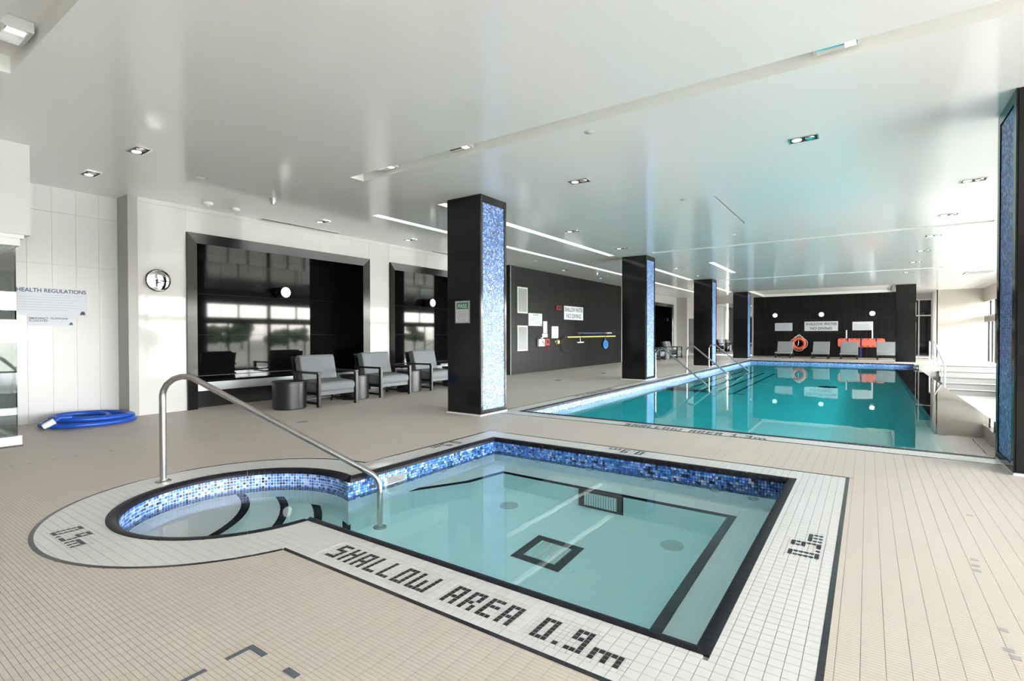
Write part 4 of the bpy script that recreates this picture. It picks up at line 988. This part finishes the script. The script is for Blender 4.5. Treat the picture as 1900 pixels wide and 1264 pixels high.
for ends, (first, last) in along(TUB_O, 0.078):
    (p, n0), (q, n1) = ends; T = Vector((q[0]-p[0], q[1]-p[1])); T.normalize(); gg = 0.0008; w_ = 0.024; poly = []
    for (pt, nn, sgn, edge) in ((p, n0, 1, first), (q, n1, -1, last)):
        pr = []
        for d in (0.0, -w_):
            sl = 0.0
            if n0 == n1 and edge:
                convex = not ((n0 == (0, -1) and sgn == 1) or (n0 == (-1, 0) and sgn == -1)); sl = -d if convex else d
            pr.append((pt[0]+nn[0]*d+T.x*sgn*(gg+sl), pt[1]+nn[1]*d+T.y*sgn*(gg+sl)))
        poly.append(pr)
    q4 = [poly[0][0], poly[1][0], poly[1][1], poly[0][1]]
    mb = MB(); tile_mb(mb, q4, -0.0045, 0.0005); mb.build('border_tile', M['black_tile'], tub)
# mosaic band on the tub walls
MP = 0.0247; mg = 0.0024; MROWS = 9; MTOP = -0.034
mos = MB(); cols = []
for ends, _e in along(TUB_W, MP):
    (p, n0), (q, n1) = ends; c = ((p[0]+q[0])/2, (p[1]+q[1])/2); nn = Vector((-(n0[0]+n1[0]), -(n0[1]+n1[1]))).normalized(); w_ = math.hypot(q[0]-p[0], q[1]-p[1])
    cols.append((c, nn, w_, p, q))
cand = []
for (c, nn, w_, p, q) in cols:
    facing = nn.dot(Vector((-c[0], -c[1]))) > 0
    mos.add([(p[0], p[1], MTOP-MROWS*MP), (q[0], q[1], MTOP-MROWS*MP), (q[0], q[1], MTOP), (p[0], p[1], MTOP)], [(3, 2, 1, 0)], 8)
    for r_ in range(MROWS):
        z = MTOP-(r_+0.5)*MP
        if abs(c[0]-TUB_W[0]) < 1e-4 and SK[0]-0.01 < c[1] < SK[1]+0.01 and SK[2]-0.01 < z < SK[3]+0.01: continue
        d = (c[0]**2+c[1]**2)/max(0.1, nn.dot(Vector((-c[0], -c[1])).normalized())) if facing and strictly(c[0], c[1], z) else 1e9
        cand.append((d, c, nn, w_, z, pick()))
cand.sort(key=lambda t: t[0]); MOS_PIECES = cand[:300]
def mos_tile(mb, c, nn, w_, z, mi):
    t = Vector((-nn.y, nn.x)); a, b = (w_-mg)/2, (MP-mg)/2; th = 0.003; q = 0.0012
    def P(u, v, k): return (c[0]+t.x*u+nn.x*k, c[1]+t.y*u+nn.y*k, z+v)
    mb.add([P(a, -b, 0), P(-a, -b, 0), P(-a, b, 0), P(a, b, 0), P(a-q, -b+q, th), P(-a+q, -b+q, th), P(-a+q, b-q, th), P(a-q, b-q, th)],
           [(4, 7, 6, 5), (0, 4, 5, 1), (1, 5, 6, 2), (2, 6, 7, 3), (3, 7, 4, 0)], mi)
for d, c, nn, w_, z, k in cand[300:]: mos_tile(mos, c, nn, w_, z, k)
# leave the skimmer mouth open in the grout sheet
keep_f, keep_m = [], []
for f, m in zip(mos.f, mos.m):
    if m == 8:
        ys_ = [mos.v[i][1] for i in f]; xs_ = [mos.v[i][0] for i in f]
        if max(abs(v-TUB_W[0]) for v in xs_) < 1e-4 and max(ys_) > SK[0]-0.005 and min(ys_) < SK[1]+0.005: continue
    keep_f.append(f); keep_m.append(m)
mos.f, mos.m = keep_f, keep_m
tag(mos.build('mosaic_tiles', MOSM+[M['mosaic_grout']], tub), kind='stuff')
# water
wt = MB(); wt.prism(outline(off(TUB_W, 0.015), 60), TZ-0.03, TW)
tag(wt.build('hot_tub_water', M['tub_water'], loc=(-2.2, 3.4, TW)), 'still pale blue-green water filling the hot tub', 'water')

# hot tub handrail
HB = Vector((-4.749, 1.841, 0)); HF = Vector((-3.455, 2.985, TZ)); HU = (HF-HB); HU.z = 0; HL = HU.length; HU.normalize()
hr = thing('tub_handrail', 'bent steel handrail stepping down into the hot tub', 'handrail', tuple(HB))
def bend(pts, rad, nseg=8):
    out = [Vector(pts[0])]
    for a, b, c in zip(pts, pts[1:], pts[2:]):
        a, b, c = Vector(a), Vector(b), Vector(c); u, v = (a-b).normalized(), (c-b).normalized(); ang = u.angle(v); d = rad/math.tan(ang/2)
        p0, p1 = b+u*d, b+v*d; cen = b+(u+v).normalized()*(rad/math.sin(ang/2))
        for k in range(nseg+1):
            w = ((p0-cen)*(1-k/nseg)+(p1-cen)*(k/nseg)).normalized()*rad; out.append(cen+w)
    out.append(Vector(pts[-1])); return out
def on(s, z): return HB+HU*s+Vector((0, 0, z))
MB().tube(bend([on(0, 0.0), on(0, 0.985), on(1.735, 0.03-0.06), on(1.735, TZ)], 0.165), 0.0245, 16).build('rail', M['steel'], hr, smooth=True)
for q in (HB, HB+HU*1.735+Vector((0, 0, TZ))): MB().lathe([(0.058, 0.0), (0.058, 0.008), (0.045, 0.014), (0.03, 0.016)], tuple(q), 'z', 24).build('flange', M['steel'], hr, smooth=True)

# ------------------------------------------------------------------ swimming pool
pool = thing('swimming_pool', 'long rectangular swimming pool with mosaic waterline and white tiled border', 'swimming pool', (-1.5, 16.2, -1.43))
x0, x1, y0, y1 = POOL; FZ = -1.43; WX = 0.83
pb = MB()
pb.add([(x0, y0, FZ), (x1, y0, FZ), (x1, y1, FZ), (x0, y1, FZ)], [(0, 1, 2, 3)])
pb.add([(x0, y0, FZ), (x0, y1, FZ), (x0, y1, 0), (x0, y0, 0)], [(0, 1, 2, 3)]); pb.add([(x0, y0, FZ), (x1, y0, FZ), (x1, y0, 0), (x0, y0, 0)], [(3, 2, 1, 0)])
pb.add([(x0, y1, FZ), (x1, y1, FZ), (x1, y1, 0), (x0, y1, 0)], [(0, 1, 2, 3)])
pb.build('basin', M['pool_basin'], pool)
MB().box(WX, x1+0.10, y0, y1, LZ-0.5, WZ-0.012).build('overflow_ledge', M['black_gloss'], pool)
# borders
def border_piece(ax, bx, ay, by, nm='border_band'): MB().box(ax, bx, ay, by, -0.12, 0.0).build(nm, M['white_far'], pool)
border_piece(x0-PB+0.025, x1-0.48, y0-PB+0.025, y0-0.06); border_piece(x0-PB+0.025, x0-0.06, y0-0.06, y1+PB-0.025); border_piece(x0-0.06, x1, y1+0.06, y1+PB-0.025)
def bar(ax, bx, ay, by, z0, z1, nm, mat, step):
    """run of separate edge tiles"""
    L = max(bx-ax, by-ay); m = max(1, round(L/step)); lx = bx-ax >= by-ay
    dx, dy = ((bx-ax)/m, by-ay) if lx else (bx-ax, (by-ay)/m); g_ = 0.001
    mb = MB(); mb.bbox(-dx/2+(g_ if lx else 0), dx/2-(g_ if lx else 0), -dy/2+(0 if lx else g_), dy/2-(0 if lx else g_), z0, z1, 0.002)
    me = bpy.data.meshes.new(nm); me.from_pydata(mb.v, [], mb.f); me.materials.append(mat)
    for k in range(m): piece(nm, me, pool, ((ax+(k+0.5)*dx) if lx else (ax+bx)/2, (ay+by)/2 if lx else ay+(k+0.5)*dy, 0))
bar(x0-0.06, 1.02, y0-0.06, y0+0.012, -0.035, 0.005, 'coping_tile', M['coping'], 0.10)
bar(x0-0.06, x0+0.012, y0+0.012, y1-0.012, -0.035, 0.005, 'coping_tile', M['coping'], 0.2)
bar(x0-0.06, x1, y1-0.012, y1+0.06, -0.035, 0.005, 'coping_tile', M['coping'], 0.2)
bar(x0-PB, 1.02, y0-PB, y0-PB+0.024, -0.10, 0.0006, 'border_tile', M['black_tile'], 0.15)
bar(x0-PB, x0-PB+0.024, y0-PB+0.024, y1+PB, -0.10, 0.0006, 'border_tile', M['black_tile'], 0.3)
bar(x0-PB+0.024, x1, y1+PB-0.024, y1+PB, -0.10, 0.0006, 'border_tile', M['black_tile'], 0.3)
pm = MB()
def strip(p, q, rowsn=7):
    T = Vector((q[0]-p[0], q[1]-p[1])); L = T.length; T.normalize(); nn = Vector((-T.y, T.x)); m = int(L/MP)
    pm.add([(p[0], p[1], -0.034-rowsn*MP), (q[0], q[1], -0.034-rowsn*MP), (q[0], q[1], -0.034), (p[0], p[1], -0.034)], [(0, 1, 2, 3)], 8)
    for k in range(m):
        c = (p[0]+T.x*(k+0.5)*L/m, p[1]+T.y*(k+0.5)*L/m)
        for r_ in range(rowsn): mos_tile(pm, c, nn, L/m, -0.034-(r_+0.5)*MP, pick())
strip((x0+0.002, y1), (x0+0.002, y0)); strip((x1, y1-0.002), (x0, y1-0.002)); strip((x0, y0+0.002), (WX, y0+0.002))
for i, v in enumerate(pm.v): pass
tag(pm.build('mosaic_tiles', MOSM+[M['mosaic_grout']], pool), kind='stuff')
PT = letters('SHALLOW AREA 1.3m', -2.66, 6.445, (1, 0), (0, 1)) + letters('SHALLOW AREA 1.3m', -4.72, 10.65, (0, -1), (1, 0))
plm = shared_tile('letter_tile', LP/2-0.0012, LP/2-0.0012, 0.0, 0.0012, M['letter'])
# entry steps along the left side
for k in range(4):
    xa = x0+0.34*(k+1); z = WZ-0.22-0.26*k
    ps_ = MB().box(x0+0.001, xa, 13.7, 20.6, FZ, z).build('pool_step', M['pool_basin'], pool)
    MB().box(xa-0.06, xa, 13.7, 20.6, z, z+0.004).build('step_stripe', M['black_tile'], ps_)
MB().box(x0+0.34*5-0.05, x0+0.34*5, 13.7, 20.6, FZ, FZ+0.004).build('step_stripe', M['black_tile'], pool)
for yy in (13.7, 17.1, 20.6): MB().box(x0+1.5, x0+1.95, yy-0.03, yy+0.03, FZ, FZ+0.004).build('floor_mark', M['black_tile'], pool)
MB().lathe([(0.24, 0), (0.24, 0.02), (0.17, 0.022), (0.17, 0.01), (0.0, 0.01)], (-0.9, 16.6, FZ), 'z', 28).build('main_drain', M['dark'], pool)
pw = MB(); pw.box(x0-0.01, x1+0.09, y0-0.01, y1+0.01, FZ-0.05, WZ)
tag(pw.build('pool_water', M['pool_water'], loc=(-1.5, 16.2, WZ)), 'calm turquoise water filling the long swimming pool', 'water')
for (yy, l) in ((14.0, 'bent steel pool handrail beside the second mosaic pillar'), (17.0, 'bent steel pool handrail in the middle of the pool steps'), (19.85, 'bent steel pool handrail in front of the third mosaic pillar')):
    r_ = thing('pool_handrail', l, 'handrail', (-4.85, yy, 0), group='handrails of the pool steps')
    MB().tube(bend([(-4.84, yy, 0), (-4.84, yy, 1.0), (-3.36, yy, -0.22), (-3.36, yy, FZ)], 0.16), 0.0245, 12).build('rail', M['steel'], r_, smooth=True)
    MB().lathe([(0.055, 0.0), (0.055, 0.008), (0.03, 0.014)], (-4.84, yy, 0), 'z', 20).build('flange', M['steel'], r_, smooth=True)
sr = thing('stair_handrail', 'steel stair handrail with posts beside the far black pillar', 'handrail', (2.1, 25.9, 0))
for p in ((2.06, 26.75), (2.12, 25.7)): MB().tube([(p[0], p[1], 0), (p[0], p[1], 0.9)], 0.024, 10).build('post', M['white_paint'], sr, smooth=True)
MB().tube([(2.06, 26.75, 0.9), (2.12, 25.7, 0.9), (2.22, 23.4, 0.1), (2.22, 23.4, -0.92)], 0.026, 10).build('top_rail', M['white_paint'], sr, smooth=True)
MB().tube([(2.06, 26.75, 0.45), (2.12, 25.7, 0.45), (2.22, 23.4, -0.35)], 0.016, 8).build('mid_rail', M['white_paint'], sr, smooth=True)
sr = thing('stair_handrail', 'slim steel rail post at the window side of the stair', 'handrail', (4.05, 25.9, 0))
MB().tube([(4.05, 25.9, 0), (4.05, 25.9, 0.85), (4.02, 25.6, 0.9), (3.98, 23.4, 0.05), (3.98, 23.4, -0.92)], 0.02, 10).build('rail', M['white_paint'], sr, smooth=True)

# ------------------------------------------------------------------ hose on the deck
ho = thing('hose', 'coiled blue vacuum hose lying on the deck by the white tiled wall', 'hose', (-8.72, 2.5, 0))
hp = []; R_ = random.Random(4)
T_ = 4.6; N_ = 190
for k in range(N_):
    u = k/(N_-1); tn = u*T_; a = 3.4-tn*2*math.pi; j = int(tn); f_ = tn-j
    def par(i): return ((0.53, 0.0, 0.0), (0.46, 0.05, -0.05), (0.40, -0.06, 0.07), (0.47, 0.04, 0.05), (0.30, 0.10, -0.10), (0.24, 0.1, -0.12))[min(i, 5)]
    (r0, ox0, oy0), (r1, ox1, oy1) = par(j), par(j+1); ra = r0+(r1-r0)*f_; ox = ox0+(ox1-ox0)*f_; oy = oy0+(oy1-oy0)*f_
    hp.append((-8.72+ox+ra*0.90*math.cos(a), 2.50+oy+ra*1.0*math.sin(a), 0.032+0.026*min(tn, 3.2)+0.022*math.sin(a*1.0+tn)*(tn > 1)))
hp = [(min(max(x, -9.28), -8.2), min(y, 3.0), z) for x, y, z in hp]
e = Vector(hp[-1]); t_ = (e-Vector(hp[-3])).normalized(); hp += [tuple(e+t_*0.08+Vector((0, 0, 0.05))), tuple(e+t_*0.17+Vector((0, 0, 0.06))), tuple(e+t_*0.25+Vector((0, 0, 0.01)))]
MB().tube(hp, 0.031, 10).build('tube', M['hose'], ho, smooth=True)
e2 = Vector(hp[-1]); d_ = (e2-Vector(hp[-2])).normalized()
MB().tube([tuple(e2-d_*0.02), tuple(e2+d_*0.06), tuple(e2+d_*0.11)], [0.038, 0.038, 0.03], 12).build('end_cuff', M['white_plastic'], ho, smooth=True)

# ------------------------------------------------------------------ glass enclosure at the left
gx, gy = -7.57, 1.545
en = thing('glass_enclosure', 'green-tinted glass shower enclosure with a white curb and bulkhead', 'enclosure', (-8.45, 0.2, 0))
MB().box(-9.33, gx+0.03, -2.5, gy+0.03, 0.0, 0.02).build('tray', M['drum'], en)
MB().bbox(gx-0.07, gx+0.02, -2.5, gy+0.03, 0.0, 0.115, 0.006).build('curb', M['wall_matte'], en); MB().bbox(-9.33, gx-0.07, gy-0.05, gy+0.03, 0.0, 0.115, 0.006).build('curb', M['wall_matte'], en)
for a, b in ((-2.5, -0.6), (-0.59, 0.45), (0.46, gy-0.005)): MB().box(gx-0.012, gx, a, b, 0.115, 2.17).build('glass_pane', M['green_glass'], en)
MB().box(-9.33, gx-0.013, gy-0.012, gy, 0.115, 2.17).build('glass_pane', M['green_glass'], en)
MB().box(gx-0.10, gx+0.02, -2.5, gy+0.03, 2.17, 2.25).build('header', M['white_paint'], en); MB().box(-9.33, gx-0.10, gy-0.07, gy+0.03, 2.17, 2.25).build('header', M['white_paint'], en)
MB().box(gx-0.12, gx+0.035, -2.5, gy+0.06, 2.25, 2.29).build('header', M['white_paint'], en)
MB().box(-9.335, gx+0.05, -2.5, gy+0.11, 2.29, CZ-0.001).build('bulkhead', M['wall_matte'], en)
for z in (0.55,): 
    for a in (-0.02, -0.95): MB().box(gx-0.03, gx+0.02, a+0.45, a+0.49, z-0.03, z+0.03).build('glass_clip', M['chrome'], en)

# ------------------------------------------------------------------ ceiling fixtures
def downlight(x, y):
    d = thing('recessed_downlight', 'square twin-lamp downlight recessed in the glossy white ceiling', 'ceiling light', (x, y, CZ), group='twin-lamp ceiling downlights')
    a, b = 0.14, 0.085; t = 0.014
    for q in ((-a, a, -b, -b+t), (-a, a, b-t, b), (-a, -a+t, -b+t, b-t), (a-t, a, -b+t, b-t)): MB().box(x+q[0], x+q[1], y+q[2], y+q[3], CZ-0.008, CZ).build('frame', M['chrome'], d)
    MB().box(x-a+t, x+a-t, y-b+t, y+b-t, CZ-0.003, CZ).build('well', M['dark'], d)
    for s in (-0.062, 0.062): MB().lathe([(0.048, -0.004), (0.045, -0.012), (0.02, -0.006), (0.0, -0.005)], (x+s, y, CZ), 'z', 16).build('lamp', M['chrome'] if s > 0 else M['lamp'], d, smooth=True)
for x, y in ((-6.71, 2.39), (-8.18, 2.38), (-0.57, 6.26), (-3.21, 6.25), (-4.87, 9.19), (-4.88, 11.7), (-4.88, 16.2), (-4.88, 18.7), (-4.9, 23.2), (1.16, 9.25), (1.14, 11.67), (1.13, 13.95), (1.13, 16.35), (1.12, 18.8), (1.11, 21.75),
             (-8.19, 5.78), (-8.2, 7.98), (-8.2, 10.2), (-8.0, 14.6), (-8.0, 17.4), (3.2, 9.25), (3.2, 13.95), (3.2, 22.9)): downlight(x, y)
for x, y, w_ in ((-0.20, 4.49, 'long ceiling slot above the far rim of the hot tub'), (-3.83, 4.49, 'long ceiling slot, second from its end over the lounge side'), (-5.05, 4.49, 'long ceiling slot, next to its end over the lounge side'), (-4.98, 1.01, 'ceiling slot near the glass enclosure')):
    d = thing('slot_fixture', 'white lamp box in the ' + w_, 'ceiling light', (x, y, CZ), group='lamp boxes in the ceiling slots')
    MB().box(x-0.15, x+0.15, y-0.085, y+0.085, CZ+0.05, CZ+0.125).build('case', M['white_paint'], d)
    MB().box(x-0.13, x+0.13, y-0.06, y+0.06, CZ+0.046, CZ+0.05).build('reflector', M['chrome'], d)
    MB().box(x+0.05, x+0.12, y-0.05, y+0.05, CZ+0.042, CZ+0.046).build('lamp', M['lamp'], d)
for s, l in ((SLOTS[2], 'long lit ceiling slot over the lounge side'), (SLOTS[3], 'lit ceiling slot between the first two mosaic pillars'), (SLOTS[4], 'lit ceiling slot between the second and third mosaic pillars'), (SLOTS[5], 'lit ceiling slot before the last mosaic pillar'), (SLOTS[6], 'short lit ceiling slot over the pool'), ((-4.7, 0.9, 26.93, 27.12), 'lit strip in the ceiling tray before the end wall')):
    d = MB().box(s[0]+0.02, s[1]-0.02, s[2]+0.03, s[3]-0.03, CZ+0.085, CZ+0.12).build('light_strip', M['led'], loc=((s[0]+s[1])/2, (s[2]+s[3])/2, CZ+0.1)); tag(d, l, 'light strip')
def disc(x, y, r, h, name, label, cat, group, mat='white_plastic'):
    d = thing(name, label, cat, (x, y, CZ), group=group)
    MB().lathe([(r, 0.0), (r, -h*0.5), (r*0.85, -h)], (x, y, CZ), 'z', 22).build('base', M[mat], d, smooth=True)
    MB().lathe([(r*0.6, -h), (r*0.5, -h*1.35), (0.0, -h*1.4)], (x, y, CZ), 'z', 22).build('cap', M[mat], d, smooth=True)
for x, y in ((-8.48, 3.94), (-8.51, 4.38)): disc(x, y, 0.075, 0.04, 'smoke_detector', 'white round smoke detector on the ceiling above the round mirror', 'smoke detector', 'smoke detectors by the first niche')
for x, y in ((-7.41, 4.38), (-7.47, 15.81)): disc(x, y, 0.05, 0.07, 'ceiling_camera', 'small dome camera hanging under the ceiling', 'camera', 'dome cameras', 'silver')
for x, y in ((-2.35, 4.80), (-2.33, 8.0), (-2.32, 11.47), (-7.25, 3.28), (-7.65, 17.05), (-7.7, 12.3)): disc(x, y, 0.05, 0.008, 'sprinkler', 'flat round sprinkler cap in the ceiling', 'sprinkler', 'ceiling sprinkler caps', 'white_paint')
cd = thing('ceiling_diffuser', 'square white ceiling air diffuser above the sunken walkway', 'vent', (3.05, 23.2, CZ))
for k in range(3): q = 0.36-0.1*k; MB().bbox(3.05-q, 3.05+q, 23.2-q, 23.2+q, CZ-0.03-0.012*k, CZ-0.002, 0.006).build('ring', M['vent'] if k % 2 else M['white_paint'], cd)
def linear_vent(x, ya, yb, label):
    v = thing('linear_vent', label, 'vent', (x, (ya+yb)/2, CZ))
    MB().box(x-0.045, x+0.045, ya, yb, CZ-0.004, CZ).build('frame', M['slot'], v)
    for s in (-0.028, 0.004): MB().box(x+s, x+s+0.024, ya+0.02, yb-0.02, CZ-0.006, CZ-0.004).build('slot', M['dark'], v)
linear_vent(-8.86, 5.0, 6.66, 'thin dark linear air vent in the ceiling above the first niche'); linear_vent(-8.86, 9.33, 10.9, 'thin dark linear air vent in the ceiling above the second niche')
linear_vent(3.87, 27.2, 30.6, 'thin dark linear air vent in the ceiling above the landing'); linear_vent(-8.6, 23.6, 26.6, 'thin dark linear air vent in the ceiling near the far niche')
for x, y in ((-6.68, 11.8), (-6.71, 14.7)):
    d = thing('floor_drain', 'small square dark floor drain in the lounge deck', 'drain', (x, y, 0), group='floor drains')
    MB().box(x-0.09, x+0.09, y-0.09, y+0.09, 0.0, 0.004).build('plate', M['vent'], d)
    for k in range(4): MB().box(x-0.07, x+0.07, y-0.065+k*0.036, y-0.045+k*0.036, 0.004, 0.006).build('slot', M['dark'], d)

# ------------------------------------------------------------------ single tiles (small pieces last)
for d, xc, yc, g in DECK_PIECES: piece('deck_tile', tm[g], floor, (xc, yc, 0))
for d, xc, yc in WHITE_PIECES: piece('white_tile', wme, tub, (xc, yc, 0))
TUBTXT.sort(key=lambda p: p[0]**2+p[1]**2)
for a, b in TUBTXT[:300]: piece('letter_tile', lme, tub, (a, b, 0))
if len(TUBTXT) > 300:
    mb = MB(); hh = LP/2-0.0020
    for a, b in TUBTXT[300:]: tile_mb(mb, [(a-hh, b-hh), (a+hh, b-hh), (a+hh, b+hh), (a-hh, b+hh)], -0.0045, 0.0006)
    tag(mb.build('letter_tiles', M['letter'], tub), kind='stuff')
for a, b in PT: piece('letter_tile', plm, pool, (a, b, 0))
mcache = {}
for d, c, nn, w_, z, k in MOS_PIECES:
    key = (k, round(w_, 4))
    if key not in mcache:
        mb = MB(); mos_tile(mb, (0, 0), Vector((0, 1)), w_, 0, 0); me = bpy.data.meshes.new('mosaic_tile'); me.from_pydata(mb.v, [], mb.f); me.materials.append(MOSM[k]); mcache[key] = me
    piece('mosaic_tile', mcache[key], tub, (c[0], c[1], z), math.atan2(nn.y, nn.x)-math.pi/2)
